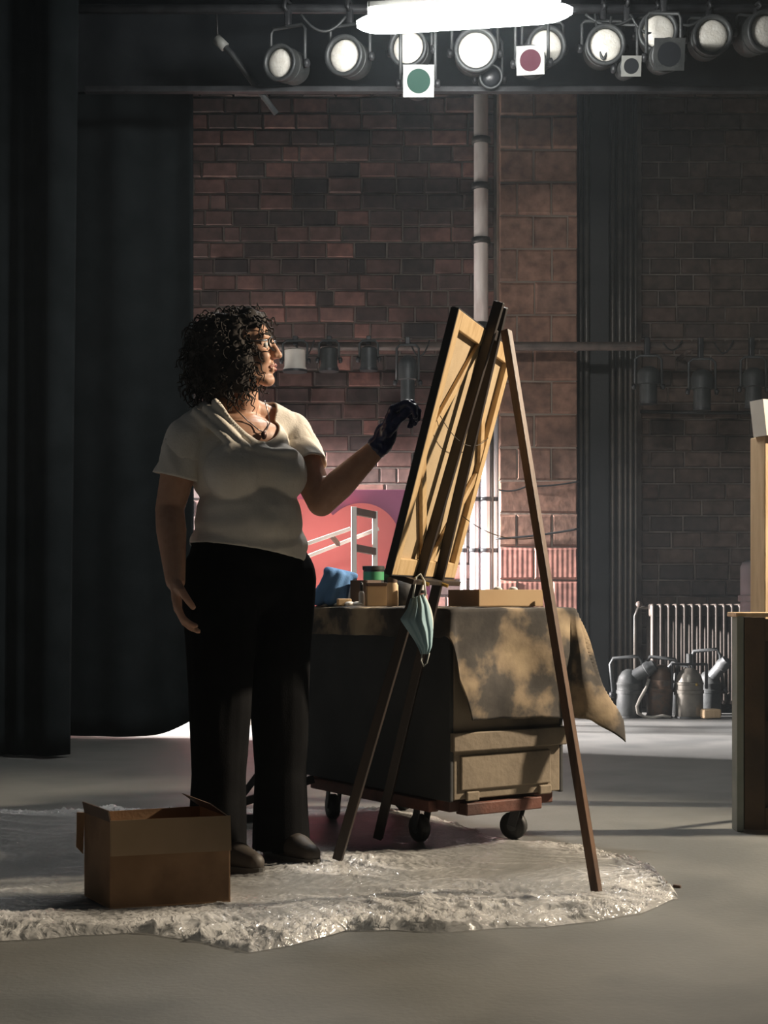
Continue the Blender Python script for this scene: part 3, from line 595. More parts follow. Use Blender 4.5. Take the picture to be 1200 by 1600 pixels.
# ------------------------------------------------------------------ cart under the drop cloth
CN = V((.208, 4.65, 0)); cu = V((.83, .557, 0)).normalized(); cv = V((-cu.y, cu.x, 0)); CW, CL, CT = .47, .90, .765
def cp3(a, b, z): return CN+cu*a+cv*b+V((0, 0, z))
CM = Matrix((cu, cv, V((0, 0, 1)))).transposed()
ct = thing('rolling_cart', 'boxy rolling cart on casters, half hidden under a stained cloth', 'cart', cp3(CW/2, CL/2, 0))
def cbox(a0, a1, b0, b1, z0, z1, name, mat, parent=ct, bev=.004):
    return MB().bbox(cp3((a0+a1)/2, (b0+b1)/2, (z0+z1)/2), (a1-a0, b1-b0, z1-z0), M=CM, bev=bev).build(name, mat, parent)
cbox(.015, CW-.015, .0, .018, .16, CT-.02, 'end_panel', 'cart_panel')
cbox(.015, CW-.015, CL-.018, CL, .16, CT-.02, 'end_panel', 'cart_panel')
cbox(0, .015, 0, CL, .155, CT-.02, 'side_panel', 'cart_panel_shaded'); cbox(CW-.015, CW, 0, CL, .155, CT-.02, 'side_panel', 'cart_panel_shaded')
cbox(-.01, CW+.01, -.01, CL+.01, CT-.03, CT-.006, 'top', 'cart_panel')
cbox(.0, CW, -.022, .0, .315, .375, 'lip_rail', 'cart_panel'); cbox(.04, CW-.06, -.008, 0, .19, .30, 'lower_board', 'cart_panel')
for a in (.06, CW-.11): cbox(a, a+.05, -.012, 0, .155, .185, 'corner_plate', 'cart_panel')
pf = cbox(.02, CW-.02, .03, CL-.03, .118, .155, 'platform', 'cart_red'); cbox(.06, CW-.1, -.01, .05, .108, .148, 'bumper', 'cart_red')
cbox(-.01, .03, .10, CL-.06, .112, .15, 'bumper', 'cart_red')
def caster(a, b, ang):
    p = cp3(a, b, 0); R = Matrix.Rotation(ang, 3, 'Z'); ax = R @ V((1, 0, 0)); fw = R @ V((0, 1, 0))
    fo = MB(); fo.lathe([(.034, .112), (.034, .118)], p, n=14)
    for s in (-1, 1): fo.beam(p+ax*s*.022+V((0, 0, .114)), p+ax*s*.022+fw*.02+V((0, 0, .045)), .006, .034, up=fw)
    f = fo.build('caster', 'black_metal', ct)
    MB().lathe([(.018, -.017), (.040, -.017), (.046, -.010), (.046, .010), (.040, .017), (.018, .017)], p+fw*.02+V((0, 0, .046)), ax, 22).build('wheel', 'rubber', f, True)
    MB().lathe([(.018, -.0185), (.018, .0185)], p+fw*.02+V((0, 0, .046)), ax, 14).build('wheel_hub', 'lamp_grey', f)
caster(.03, .19, .55); caster(.33, .06, 1.1); caster(.05, .77, .35); caster(CW-.07, CL-.08, .6)
# pull bar seen between the painter's legs
MB().beam(cp3(-.02, CL-.1, .15), P(372, 1256, 5.15), .016, .028).build('brace_bar', 'black_metal', ct)
MB().beam(P(340, 1279, 5.2), P(420, 1279, 5.25), .02, .034).build('brace_foot', 'black_metal', ct)
MB().beam(P(418, 1190, 5.2), P(352, 1279, 5.2), .02, .024).build('brace_bar', 'black_metal', ct)
# cloth: a flat sheet that hangs over the cart's edges
S0, S1, T0, T1 = -.105, CW+.27, -.37, CL+.03
def cloth(u, v_):
    s = S0+(S1-S0)*u; t = T0+(T1-T0)*v_
    s_in = .012*math.sin(t*17)+.01*math.sin(t*41+1)
    if t < 0 and s < .30: s = s+(-t)*.40*max(0, 1-(s-S0)/.40)             # slanting near edge
    ds = -s if s < 0 else (s-CW if s > CW else 0); dt = -t if t < 0 else (t-CL if t > CL else 0)
    sgs = -1 if s < 0 else 1; sgt = -1 if t < 0 else 1
    a = min(max(s, -.006), CW+.006); b = min(max(t, -.012), CL+.012); d = math.hypot(ds, dt)
    z = CT; fold = noise.noise(V((s*5, t*5, 3)))
    if d > 0:
        nx, ny = sgs*ds/d, sgt*dt/d; z = CT-max(0, d-.012)*.985
        cone = min(ds, dt)/max(d, 1e-6)
        fl_ = .022+.035*d+(.30 if s > CW and t < 0 else .22)*cone*d
        if s > CW: fl_ += .14*d
        wv = (.013*math.sin((s if dt > ds else t)*15+2)+.020*fold)*min(1, d/.15)
        a += nx*(fl_+wv); b += ny*(fl_+wv)
    else: z += .0035*noise.noise(V((s*9, t*9, 0)))+.003
    z += .004*noise.noise(V((s*14, t*14, 7)))
    if d > .05: z += (.008*math.sin(s*7+1)+.010*noise.noise(V((s*3, t*3, 2))))*min(1, (d-.05)/.2)
    return cp3(a, b, z)
co = MB().grid(cloth, 110, 150).build('drop_cloth', 'drop_cloth', None, True)
md = co.modifiers.new('thickness', 'SOLIDIFY'); md.thickness = .003; md.offset = 1
tag(co, 'tan canvas drop cloth blotched with black paint, draped over the cart', 'drop cloth')
# ------------------------------------------------------------------ things on the cart
ZT = CT+.008
def at(px, a_off=0, d=5.1): return (px-600)/F*d
# blue denim cloth bundle
q = cp3(.055, .80, ZT); dm = MB()
dm.ell(q+V((-.005, 0, .045)), (.055, .055, .05)); dm.ell(q+V((.02, .01, .085)), (.055, .05, .045)); dm.cap(q+V((-.045, -.03, .02)), .022, q+V((.0, -.04, .115)), .024); dm.cap(q+V((.0, -.045, .02)), .02, q+V((.03, -.04, .11)), .022); dm.cap(q+V((.04, -.035, .02)), .02, q+V((.055, -.02, .10)), .022); dm.cap(q+V((-.01, -.03, .125)), .018, q+V((.085, -.01, .108)), .014)
me = blob(dm, .006, 3); tag(link('blue_cloth', me, 'denim', None, True), 'crumpled blue denim cloth heaped at the end of the cart', 'cloth')
def openbox(c, sx, sy, h, rz, mo, mi, root, th=.006):
    R = Matrix.Rotation(rz, 3, 'Z'); X = R @ V((1, 0, 0)); Y = R @ V((0, 1, 0)); c = V(c)
    for s in (-1, 1):
        MB().bbox(c+X*s*sx/2+V((0, 0, h/2)), (th, sy, h), M=R, bev=.001).build('side', mo, root)
        MB().bbox(c+Y*s*sy/2+V((0, 0, h/2)), (sx, th, h), M=R, bev=.001).build('side', mo, root)
    MB().box(c+V((0, 0, .003)), (sx, sy, .004), M=R).build('bottom', mi, root)
c = cp3(.13, .685, ZT); t_ = thing('small_box', 'dark open cardboard box beside the blue cloth', 'box', c); openbox(c, .085, .07, .092, .95, 'card_dark', 'card_dark', t_)
c = cp3(.035, .68, ZT); tag(MB().bbox(c+V((0, 0, .013)), (.05, .03, .026), rz=.2, bev=.004).build('sponge', 'card_tan'), 'small tan sponge block in front of the dark box', 'sponge')
c = cp3(.09, .555, ZT); t_ = thing('tan_carton', 'small tan cardboard carton with a dark printed top band', 'carton', c)
MB().bbox(c+V((0, 0, .036)), (.072, .05, .072), rz=.1, bev=.003).build('body', 'card_tan', t_); MB().bbox(c+V((0, 0, .076)), (.073, .051, .012), rz=.1, bev=.002).build('lid', 'card_dark', t_)
c = cp3(.06, .605, ZT); t_ = thing('glue_bottle', 'thin white bottle with dark cap between box and carton', 'bottle', c)
MB().lathe([(.009, 0), (.01, .003), (.01, .045), (.005, .055)], c, n=12).build('body', 'paper_white', t_, True); MB().lathe([(.006, .052), (.006, .08), (.003, .085)], c, n=10).build('cap', 'black_metal', t_, True)
c = cp3(.24, .80, ZT); t_ = thing('paint_tin', 'dark tin with a green label behind the blue cloth', 'tin', c)
MB().lathe([(.038, 0), (.038, .13), (.041, .132), (.041, .145), (.036, .147)], c, n=22).build('can', 'tin_dark', t_, 'edge'); MB().lathe([(.0385, .095), (.0385, .125)], c, n=22, cap=False).build('label', 'label_green', t_, True)
c = cp3(.16, .875, ZT); tag(link('paper_wad', blob(MB().ell(c+V((0, 0, .10)), (.05, .03, .022)).ell(c+V((-.03, 0, .085)), (.04, .03, .03)).ell(c+V((.0, .0, .045)), (.04, .04, .05)), .006, 2), 'paper_white', None, True), 'crumpled white paper towel next to the blue cloth', 'paper')
c = cp3(.36, .80, ZT); t_ = thing('black_bag', 'black slumped bag beside the green-labelled tin', 'bag', c); link('body', blob(MB().ell(c+V((0, 0, .05)), (.07, .06, .06)).ell(c+V((-.03, .0, .11)), (.05, .04, .035)), .007, 3, org=c), 'canvas_black', t_, True)
rng = random.Random(11)
pal = [cp3(.02+.05*rng.random(), .60+.25*i/13, ZT) for i in range(14)]
for i, c in enumerate(pal):
    r_ = rng.uniform(.007, .013); tag(MB().ell(c+V((0, 0, r_*.5)), (r_*1.5, r_*1.2, r_*.8), nu=12, nv=8).build('plaster_lump', 'paper_white', None, True), 'small whitish lump on the cloth along the cart\'s edge', 'lump', 'whitish lumps at the cart edge')
for (a, b, h, r_, mt, lb) in ((.10, .47, .10, .020, 'wood_pale', 'tall tan jar behind the hanging face mask'), (.16, .41, .085, .017, 'jar_clear', 'clear jar behind the hanging face mask'), (.13, .34, .055, .022, 'jar_pink', 'small pinkish jar right of the hanging face mask'), (.22, .47, .10, .016, 'paper_white', 'white tube standing behind the clear jar')):
    c = cp3(a, b, ZT); t_ = thing('jar', lb, 'jar', c)
    MB().lathe([(r_*.95, 0), (r_, .004), (r_, h*.72), (r_*.8, h*.8), (r_*.8, h*.84)], c, n=18).build('body', mt, t_, 'edge'); MB().lathe([(r_*.86, h*.82), (r_*.86, h)], c, n=18).build('lid', 'tin_dark' if mt != 'wood_pale' else 'card_dark', t_, 'edge')
c = cp3(.285, .13, ZT); t_ = thing('cardboard_tray', 'shallow tan cardboard tray on the stained cloth', 'tray', c+cu*.05)
R_ = Matrix((cu, cv, V((0, 0, 1)))).transposed(); tx, ty, th_ = .27, .17, .056; c0 = cp3(.155, .05, ZT)
def tb(a0, a1, b0, b1, z0, z1, mt, nm): MB().bbox(c0+cu*(a0+a1)/2+cv*(b0+b1)/2+V((0, 0, (z0+z1)/2)), (a1-a0, b1-b0, z1-z0), M=R_, bev=.001).build(nm, mt, t_)
tb(0, tx, 0, .005, 0, th_, 'card_tan', 'side'); tb(0, tx, ty-.005, ty, 0, th_, 'card_tan', 'side'); tb(0, .005, 0, ty, 0, th_, 'card_brown', 'side'); tb(tx-.005, tx, 0, ty, 0, th_, 'card_brown', 'side'); tb(0, tx, 0, ty, 0, .005, 'card_tan', 'bottom'); tb(.02, tx-.02, .02, ty-.02, .006, th_-.012, 'card_inside_lit', 'filler')  # tray ends in darker card, their shade put into the colour
for a in (.10, .165): cc = c0+cu*a+cv*.03+V((0, 0, th_-.010)); tag(MB().ell(cc+V((0, 0, .010)), (.016, .012, .010), nu=12, nv=8).build('plaster_lump', 'paper_white', None, True), 'white lump lying in the cardboard tray', 'lump', 'white lumps in the tray')
c = cp3(.425, .025, ZT); tag(MB().tube([c, c+V((.003, 0, .045))], .006, 8).build('chalk_stick', 'paper_white', None, True), 'white stick standing at the corner of the cloth', 'stick')
# ------------------------------------------------------------------ easel and canvas
EA, EB, EC = V((-.14, 4.43, 0)), V((-.02, 4.82, 0)), V((.575, 3.98, 0)); EM = (EA+EB)/2
ET = V((.335, 4.215, 1.645)); e1 = (EB-EA).normalized(); el = (ET-EM).normalized(); en = e1.cross(el).normalized()
if en.x < 0: en = -en                                            # en points to the back of the canvas (right)
es = thing('easel', 'dark wooden A-frame easel with a reddish prop leg', 'easel', (.15, 4.4, 0))
legA = (EA, ET-e1*.022+el*.0); legB = (EB, ET+e1*.028-el*.005)
ez = V((0, 0, .014))
MB().beam(legA[0]+ez, legA[1], .030, .021, up=e1).build('leg', 'easel_dark', es)
MB().beam(legB[0]+ez, legB[1], .030, .021, up=e1).build('leg', 'easel_dark', es)
pt = ET+en*.035-el*.07
MB().beam(EC+V((0, 0, .006)), pt, .030, .024, up=(.85, -.5, 0)).build('prop_leg', 'easel_prop', es)
MB().beam(ET-el*.09-e1*.03, ET-el*.09+e1*.035, .018, .03, up=el).build('hinge_block', 'easel_dark', es)
lz = .85; tl = lz/ET.z; LM = EM.lerp(ET, tl); 
MB().beam(LM-e1*.21-en*.025, LM+e1*.345-en*.025, .016, .075, up=en).build('ledge', 'easel_dark', es)
for lg in (legA, legB): MB().lathe([(.006, 0), (.006, .02)], lg[0].lerp(lg[1], tl+.0)+en*.012, en, 8).build('peg', 'brass', es)
MB().tube(sag(LM+e1*.1+el*.22+en*.02, EC.lerp(pt, .62), .03), .0014, 5).build('chain', 'conduit_dark', es)
# canvas
KW, KH, KD = .70, .745, .021
K0 = LM-en*.013+el*.012                                             # back plane, bottom centre
cvs = thing('stretched_canvas', 'stretched canvas on the easel, seen from its raw back with pine stretcher bars', 'canvas', K0)
KMx = Matrix((e1, en, el)).transposed()
def kb(a0, a1, h0, h1, n0, n1, name, mat, bev=.002):
    return MB().bbox(K0+e1*(a0+a1)/2+el*(h0+h1)/2+en*(n0+n1)/2, (a1-a0, n1-n0, h1-h0), M=KMx, bev=bev).build(name, mat, cvs)
h = KW/2; bw = .048
kb(-h, h, 0, KH, -KD-.003, -KD, 'painted_front', 'canvas_black', .0005)
for a, b in ((-h-.003, -h), (h, h+.003)): kb(a, b, 0, KH, -KD, -.001, 'wrapped_edge', 'canvas_black', .0005)
kb(-h, h, KH, KH+.003, -KD, -.001, 'wrapped_edge', 'canvas_black', .0005); kb(-h, h, -.003, 0, -KD, -.001, 'wrapped_edge', 'canvas_black', .0005)
kb(-h+.01, h-.01, .01, KH-.01, -KD, -KD+.004, 'linen_back', 'linen', .0005)
kb(-h, -h+bw, 0, KH, -KD+.004, 0, 'stretcher_bar', 'stretcher_pine'); kb(h-bw, h, 0, KH, -KD+.004, 0, 'stretcher_bar', 'stretcher_pine')
kb(-h+bw, h-bw, 0, bw, -KD+.004, 0, 'stretcher_bar', 'stretcher_pine'); kb(-h+bw, h-bw, KH-bw, KH, -KD+.004, 0, 'stretcher_bar', 'stretcher_pine')
def kp(a, hh, n): return K0+e1*a+el*hh+en*n
for (a0, h0), (a1, h1) in (((-.02, KH-bw*.6), (-h+bw*.7, KH*.52)), ((.02, KH-bw*.6), (h-bw*.7, KH*.52)), ((-h+bw*.7, KH*.46), (-.02, bw*.6)), ((h-bw*.7, KH*.46), (.02, bw*.6))):
    MB().beam(kp(a0, h0, -KD*.45), kp(a1, h1, -KD*.45), .012, .032, up=e1).build('corner_brace', 'stretcher_pine', cvs)
MB().tube(sag(kp(-h+.06, KH*.62, .004), kp(h-.06, KH*.62, .004), .05), .0012, 5).build('hanging_wire', 'conduit_dark', cvs)
# face mask
ms = thing('face_mask', 'pale blue surgical mask hanging by its ear loop from the easel ledge', 'face mask', P(657, 905, 4.25))
md_ = 4.22
def maskf(u, v_):
    L_ = [(643, 935), (637, 950), (625, 968), (640, 990), (655, 1012), (659, 1022)]; R_2 = [(662, 928), (670, 945), (676, 970), (677, 985), (675, 1010), (670, 1022)]
    k = v_*5; i = min(int(k), 4); f = k-i
    l = V(L_[i]).lerp(V(L_[i+1]), f); r = V(R_2[i]).lerp(V(R_2[i+1]), f); q = l.lerp(r, u)
    return P(q.x, q.y, md_-.05*math.sin(math.pi*u)*math.sin(math.pi*min(1, v_*.9+.1))+.006*math.sin(u*26))
mo = MB().grid(maskf, 24, 24).build('mask_body', 'mask_blue', ms, True); mdf = mo.modifiers.new('thickness', 'SOLIDIFY'); mdf.thickness = .003
def edgef(u, v_):
    q = V((663, 928)).lerp(V((677, 985)), v_); return P(q.x+u*5*math.sin(math.pi*v_), q.y, md_+.012*u)
me_ = MB().grid(edgef, 4, 14).build('mask_lining', 'mask_white', ms, True); mdf = me_.modifiers.new('thickness', 'SOLIDIFY'); mdf.thickness = .002
MB().tube([P(645, 935, md_), P(648, 915, 4.24), P(650, 902, 4.24), P(657, 897, 4.26), P(663, 908, 4.25), P(665, 930, md_)], .0032, 6).build('ear_loop', 'mask_white', ms, True)
MB().tube([P(660, 1020, md_), P(658, 1032, md_), P(662, 1041, md_), P(667, 1036, md_), P(671, 1020, md_)], .002, 6).build('ear_loop', 'mask_white', ms, True)
# ------------------------------------------------------------------ cardboard box on the floor
LF, RF, RB, LBk = FL(168, 1427), FL(353, 1413), FL(342, 1384), FL(121, 1394)
LBk = V((-.80, 3.93, 0)); LF = V((-.70, 3.76, 0)); RF = V((-.402, 3.85, 0)); RB = V((-.505, 4.06, 0))
bx = thing('cardboard_box', 'open brown cardboard box standing on the plastic sheet', 'box', (LF+RB)/2+V((0, 0, .012)))
BH = .218; bz0 = V((0, 0, .010))
def wall4(p, q, z0, z1, name, mat, th=.004, off0=V((0, 0, 0)), off1=V((0, 0, 0)), inner=None):
    n = (q-p).cross(V((0, 0, 1))).normalized()*th
    vs = [p+bz0+V((0, 0, z0))+off0, q+bz0+V((0, 0, z0))+off0, q+bz0+V((0, 0, z1))+off1, p+bz0+V((0, 0, z1))+off1]
    return MB().add(vs+[x_-n for x_ in vs], [(0,1,2,3), (7,6,5,4), (0,4,5,1), (1,5,6,2), (2,6,7,3), (3,7,4,0)]).build(name, mat, bx)
wall4(LF, RF, 0, BH, 'front_wall', 'card_brown'); wall4(RF, RB, 0, BH, 'side_wall', 'card_brown'); wall4(RB, LBk, 0, BH, 'back_wall', 'card_inside_lit'); wall4(LBk, LF, 0, BH+.0, 'side_wall', 'card_brown')
MB().add([LF+bz0*.6, RF+bz0*.6, RB+bz0*.6, LBk+bz0*.6, LF+bz0, RF+bz0, RB+bz0, LBk+bz0], [(0,1,2,3), (4,5,6,7), (0,1,5,4), (1,2,6,5), (2,3,7,6), (3,0,4,7)]).build('bottom', 'card_inside_lit', bx)
fn_ = (RF-LF).cross(V((0, 0, 1))).normalized()
wall4(LF, RF, BH-.085, BH+.004, 'front_flap', 'tape', off0=fn_*.016, off1=fn_*.004)      # folded down outside
sn = (LF-LBk).cross(V((0, 0, 1))).normalized()
wall4(LBk, LF, BH, BH+.03, 'side_flap', 'card_dark', off1=sn*.006)  # flap of the same box in dark card, shade painted into it
wall4(RF, RB, BH, BH+.035, 'side_flap', 'card_dark', off1=V((-.05, .0, 0)))  # this flap's shade also comes from the darker card colour
bn = (LBk-RB).normalized()
MB().add([LBk+bz0+V((0, 0, BH)), LBk+bz0+bn*.02+V((0, .0, BH+.002)), LBk+bz0+bn*.022+V((0, 0, BH-.09)), LBk+bz0+bn*.004+V((0, 0, BH-.11)), LBk+bz0+V((0, .006, BH)), LBk+bz0+bn*.02+V((0, .006, BH+.002)), LBk+bz0+bn*.022+V((0, .006, BH-.09)), LBk+bz0+bn*.004+V((0, .006, BH-.11))], [(0,1,2,3), (7,6,5,4), (0,4,5,1), (1,5,6,2), (2,6,7,3), (3,7,4,0)]).build('back_flap', 'card_inside_lit', bx)
# ------------------------------------------------------------------ plastic sheet
near = [(-2.1, 3.42), (-1.3, 3.43)]+[(FL(a, b).x, FL(a, b).y) for a, b in ((0, 1472), (60, 1470), (120, 1463), (230, 1460), (310, 1473), (390, 1490), (460, 1478), (540, 1456), (620, 1455), (700, 1459), (780, 1452), (850, 1450), (930, 1441), (1000, 1430))]+[(.765, 3.90)]
far = [(-2.1, 5.5), (-1.44, 5.53)]+[(FL(a, b).x, FL(a, b).y) for a, b in ((90, 1271), (180, 1265), (300, 1272), (450, 1268), (600, 1266), (680, 1278), (760, 1308), (850, 1318), (900, 1326), (960, 1338), (1000, 1356))]+[(.79, 4.05)]
nx_, ny_ = [a for a, b in near], [b for a, b in near]; fx_, fy_ = [a for a, b in far], [b for a, b in far]
def ridge(x, y, s, o): return 1-math.sqrt((2*noise.noise(V((x*s, y*s, o))))**2+.006)
BUN = []
def sheet(u, v_):
    x = -2.1+(.78+2.1)*u
    y0, y1 = np.interp(x, nx_, ny_), np.interp(x, fx_, fy_)
    y0 += .015*noise.noise(V((x*9, 1, 5))); y1 += .02*noise.noise(V((x*8, 2, 5)))
    y = y0+(y1-y0)*v_
    e = min(y-y0, y1-y, (.79-x)*1.0)
    lump = max(0, noise.noise(V((x*2.3, y*2.6, 9)))+.35)
    nearb = math.exp(-((y-y0)/.42)**2)*(.75+.5*noise.noise(V((x*3, y*3, 21))))
    foot = math.exp(-(((x+.12)/.2)**2+((y-4.35)/.2)**2)); farb = math.exp(-((y1-y)/.10)**2)
    k = .22+.70*nearb+.5*foot+.35*farb; BUN.append(min(1, .16+.38*nearb+.3*foot+.42*farb))
    wx, wy = x+.06*noise.noise(V((x*5, y*5, 1))), y+.06*noise.noise(V((x*5, y*5, 2)))
    ca, sa = math.cos(6*noise.noise(V((x*1.3, y*1.3, 11)))), math.sin(6*noise.noise(V((x*1.3, y*1.3, 11))))
    ax_, ay_ = wx*ca+wy*sa, -wx*sa+wy*ca
    hgt = .034*max(0, ridge(wx, wy*1.4, 4, 0))**3+.026*max(0, ridge(ax_*.5, ay_*1.5, 8, 3))**3+.009*max(0, ridge(ax_*.6, ay_*1.4, 13, 7))**2+.003*max(0, ridge(wx, wy, 24, 6))**2+.015*lump*nearb
    hgt *= k*.85
    # flattened where things stand
    for cx, cy, r_ in ((-.6, 3.9, .24), (EC.x, EC.y, .04), (EA.x, EA.y, .04), (EB.x, EB.y, .04), (-.49, 4.36, .12), (-.31, 4.52, .12), (.1, 4.8, .14), (.43, 4.85, .14), (-.1, 5.2, .3)):
        dd = ((x-cx)**2+(y-cy)**2)/(r_*r_)
        if dd < 4: hgt *= max(.06, 1-math.exp(-dd*.9)*1.0)
    rim = max(0, min(1, e/.02))
    return V((x, y, .003+hgt*rim))
ps = MB().grid(sheet, 400, 300).build('plastic_sheet', 'plastic_film', None, True, fix=False)
ba = ps.data.attributes.new('bunched', 'FLOAT', 'POINT'); ba.data.foreach_set('value', BUN)
tag(ps, 'crumpled clear plastic dust sheet spread under easel, box and painter', 'plastic sheet')
for px, py in ((1036, 1381), (1058, 1387)):
    tag(MB().bbox(FL(px, py)+V((0, 0, .004)), (.022, .01, .008), rz=px, bev=.002).build('wood_chip', 'card_dark'), 'tiny dark chip on the floor beside the plastic sheet', 'debris', 'chips on the floor')
# ------------------------------------------------------------------ the painter
BC = V((-.432, 4.45, 0)); yaw = math.radians(37)
bf = V((math.sin(yaw), -math.cos(yaw), 0)); bl = V((math.cos(yaw), math.sin(yaw), 0)); BM = Matrix((bf, bl, V((0, 0, 1)))).transposed()
def B(a, b, z): return BC+bf*a+bl*b+V((0, 0, z))
pe = thing('person', 'person in white T-shirt and black trousers reaching a gloved hand toward the canvas', 'person', (BC.x, BC.y, 0))
shL, elL, wrL = B(-.01, .185, 1.318), V((-.190, 4.46, 1.092)), V((-.004, 4.42, 1.268))
shR, elR, wrR = B(-.02, -.178, 1.27), V((-.635, 4.36, 1.065)), V((-.60, 4.235, .85))
HC = B(.035, .01, 0); HC = V((-.425, 4.43, 1.545))
hyaw = math.radians(86); hp_ = math.radians(6)
HR = Matrix.Rotation(hyaw-math.pi/2, 3, 'Z') @ Matrix.Rotation(-hp_, 3, 'Y')     # head frame: x forward (screen right), y left (away), z up
def Hd(x_, y_, z_): return HC+HR @ V((x_, y_, z_))
def hand(mb, wrist, fwd, palm, curl, thumb_side, sc=1.0, thumb=(.9, .5)):
    """five-fingered hand: fwd = towards the knuckles, palm = palm normal, thumb_side = +1/-1"""
    f = V(fwd).normalized(); p = (V(palm)-f*V(palm).dot(f)).normalized(); s = f.cross(p)*thumb_side
    w_ = V(wrist); kn = []
    for i, (off, L) in enumerate(((.030, .082), (.010, .086), (-.011, .082), (-.030, .074))):
        k = w_+f*L*sc+s*off*sc; kn.append(k); mb.cap(w_+s*off*.5*sc+f*.008, .017*sc, k, .0125*sc)
    mb.ell(w_+f*.045*sc, (.036*sc, .016*sc, .042*sc), Matrix((s, p, f)).transposed())
    for i, (k, ls) in enumerate(zip(kn, ((.040, .025, .020), (.044, .028, .021), (.041, .026, .020), (.033, .020, .018)))):
        c_ = curl[i] if isinstance(curl, (list, tuple)) else curl; ang = 0; q = k
        sp = s*(1.5-i)*.04
        for j, (l, r_) in enumerate(zip(ls, (.0105, .0095, .0085))):
            ang += c_*(.9, 1.15, .8)[j]; d_ = (f*math.cos(ang)+p*math.sin(ang)+sp).normalized(); q2 = q+d_*l*sc
            mb.cap(q, r_*sc*(1.05 if j == 0 else 1), q2, r_*.92*sc); q = q2
    t0 = w_+f*.022*sc+s*.026*sc+p*.006; d1 = (f*.75+s*thumb[0]+p*.35).normalized(); t1 = t0+d1*.040*sc; d2 = (f*.95+s*.1+p*thumb[1]).normalized(); t2 = t1+d2*.032*sc; d3 = (f*.8-s*.25+p*thumb[1]).normalized(); t3 = t2+d3*.025*sc
    mb.cap(t0, .016*sc, t1, .0125*sc); mb.cap(t1, .0125*sc, t2, .011*sc); mb.cap(t2, .011*sc, t3, .009*sc)
body = MB()
# head
body.ell(Hd(-.022, 0, .03), (.098, .076, .082), HR); body.ell(Hd(.035, 0, .02), (.055, .062, .07), HR); body.ell(Hd(.028, 0, -.045), (.058, .054, .062), HR)
body.cap(Hd(.068, 0, -.096), .020, Hd(.055, 0, -.085), .03); 
for s in (-1, 1):
    body.cap(Hd(.062, s*.012, -.098), .016, Hd(-.005, s*.052, -.065), .018); body.ell(Hd(.058, s*.034, -.03), (.028, .022, .026), HR)
    body.cap(Hd(.084, s*.014, .030), .010, Hd(.070, s*.046, .030), .010); body.ell(Hd(-.012, s*.075, -.012), (.018, .008, .03), HR)
body.cap(Hd(.086, 0, .022), .0085, Hd(.104, 0, -.022), .0115); body.ell(Hd(.105, 0, -.026), (.0135, .013, .011), HR)
for s in (-1, 1): body.ell(Hd(.095, s*.012, -.028), (.010, .008, .008), HR)
body.cap(Hd(.085, -.012, -.052), .0085, Hd(.085, .012, -.052), .0085); body.cap(Hd(.083, -.010, -.067), .009, Hd(.083, .010, -.067), .009)
# neck and trunk
body.chain([B(-.03, 0, 1.31), B(-.01, 0, 1.38), Hd(-.015, 0, -.05)], [.075, .058, .056])
body.cap(B(-.015, -.14, 1.285), .05, B(-.01, .15, 1.318), .052)
for s in (-1, 1): body.cap(B(-.015, s*.05, 1.375), .036, B(-.012, s*.155, 1.318+.017*s), .040)
body.ell(B(0, 0, 1.21), (.120, .158, .155), BM); body.ell(B(.045, 0, 1.275), (.075, .12, .07), BM)
for s in (-1, 1): body.ell(B(.085, s*.075, 1.175), (.070, .076, .074), BM)
body.ell(B(.018, .015, 1.03), (.125, .142, .14), BM); body.ell(B(-.005, .025, .92), (.13, .165, .13), BM)
# arms and hands
body.chain([shL, elL.lerp(shL, .5), elL, elL.lerp(wrL, .3), wrL, wrL.lerp(elL, -.04)], [.055, .053, .044, .047, .028, .025])
body.chain([shR, elR.lerp(shR, .5), elR, elR.lerp(wrR, .3), wrR], [.055, .052, .043, .045, .029])
hand(body, wrR, (.12, -.25, -1), (1, .1, .1), .38, 1)
# legs (inside the trousers)
ftR, ftL = V((-.492, 4.37, 0)), V((-.312, 4.535, 0))
hiR, hiL = B(.005, -.07, .88), B(.005, .12, .88)
for hi, ft, fd in ((hiR, ftR, V((.75, -.66, 0)).normalized()), (hiL, ftL, V((.6, -.8, 0)).normalized())):
    kn_ = hi.lerp(ft, .5); kn_.z = .47; an = ft+V((0, 0, .085))
    body.chain([hi, kn_, kn_.lerp(an, .35), an], [.095, .055, .055, .038]); body.chain([an, ft+fd*.05+V((0, 0, .048)), ft+fd*.11+V((0, 0, .040))], [.034, .026, .016])
me = blob(body, .0048, 3, org=pe.location); bo = link('body', me, 'skin', pe, True, fix=False)
# facial parts
for s in (-1, 1):
    e_ = MB().ell(Hd(.071, s*.031, .004), .0125, nu=14, nv=10).build('eye', 'eye_white', pe, True); MB().ell(Hd(.0805, s*.0315, .004), (.004, .0058, .0058), HR, 10, 8).build('iris', 'iris', e_, True)
    MB().chain([Hd(.090, s*.014, .031), Hd(.088, s*.032, .037), Hd(.072, s*.052, .031)], [.004, .005, .003]).build('eyebrow', 'hair', pe, True)
lp = MB(); lp.chain([Hd(.080, -.022, -.060), Hd(.0925, -.006, -.054), Hd(.0925, .006, -.054), Hd(.080, .022, -.060)], [.003, .0055, .0055, .003]); lp.chain([Hd(.080, -.020, -.062), Hd(.0905, 0, -.067), Hd(.080, .020, -.062)], [.003, .0062, .003])
lp.build('lips', 'lips', pe, True)
gl = MB()
for s in (-1, 1):
    gl.tube([Hd(.098-.010*abs(math.cos(a)-0)*1, s*.033+.025*math.cos(a), .004+.019*math.sin(a)) for a in [2*math.pi*k/20 for k in range(20)]], .0028, 6, closed=True)
    gl.tube([Hd(.084, s*.058, .012), Hd(.03, s*.078, .012), Hd(-.03, s*.082, .006)], .0028, 6)
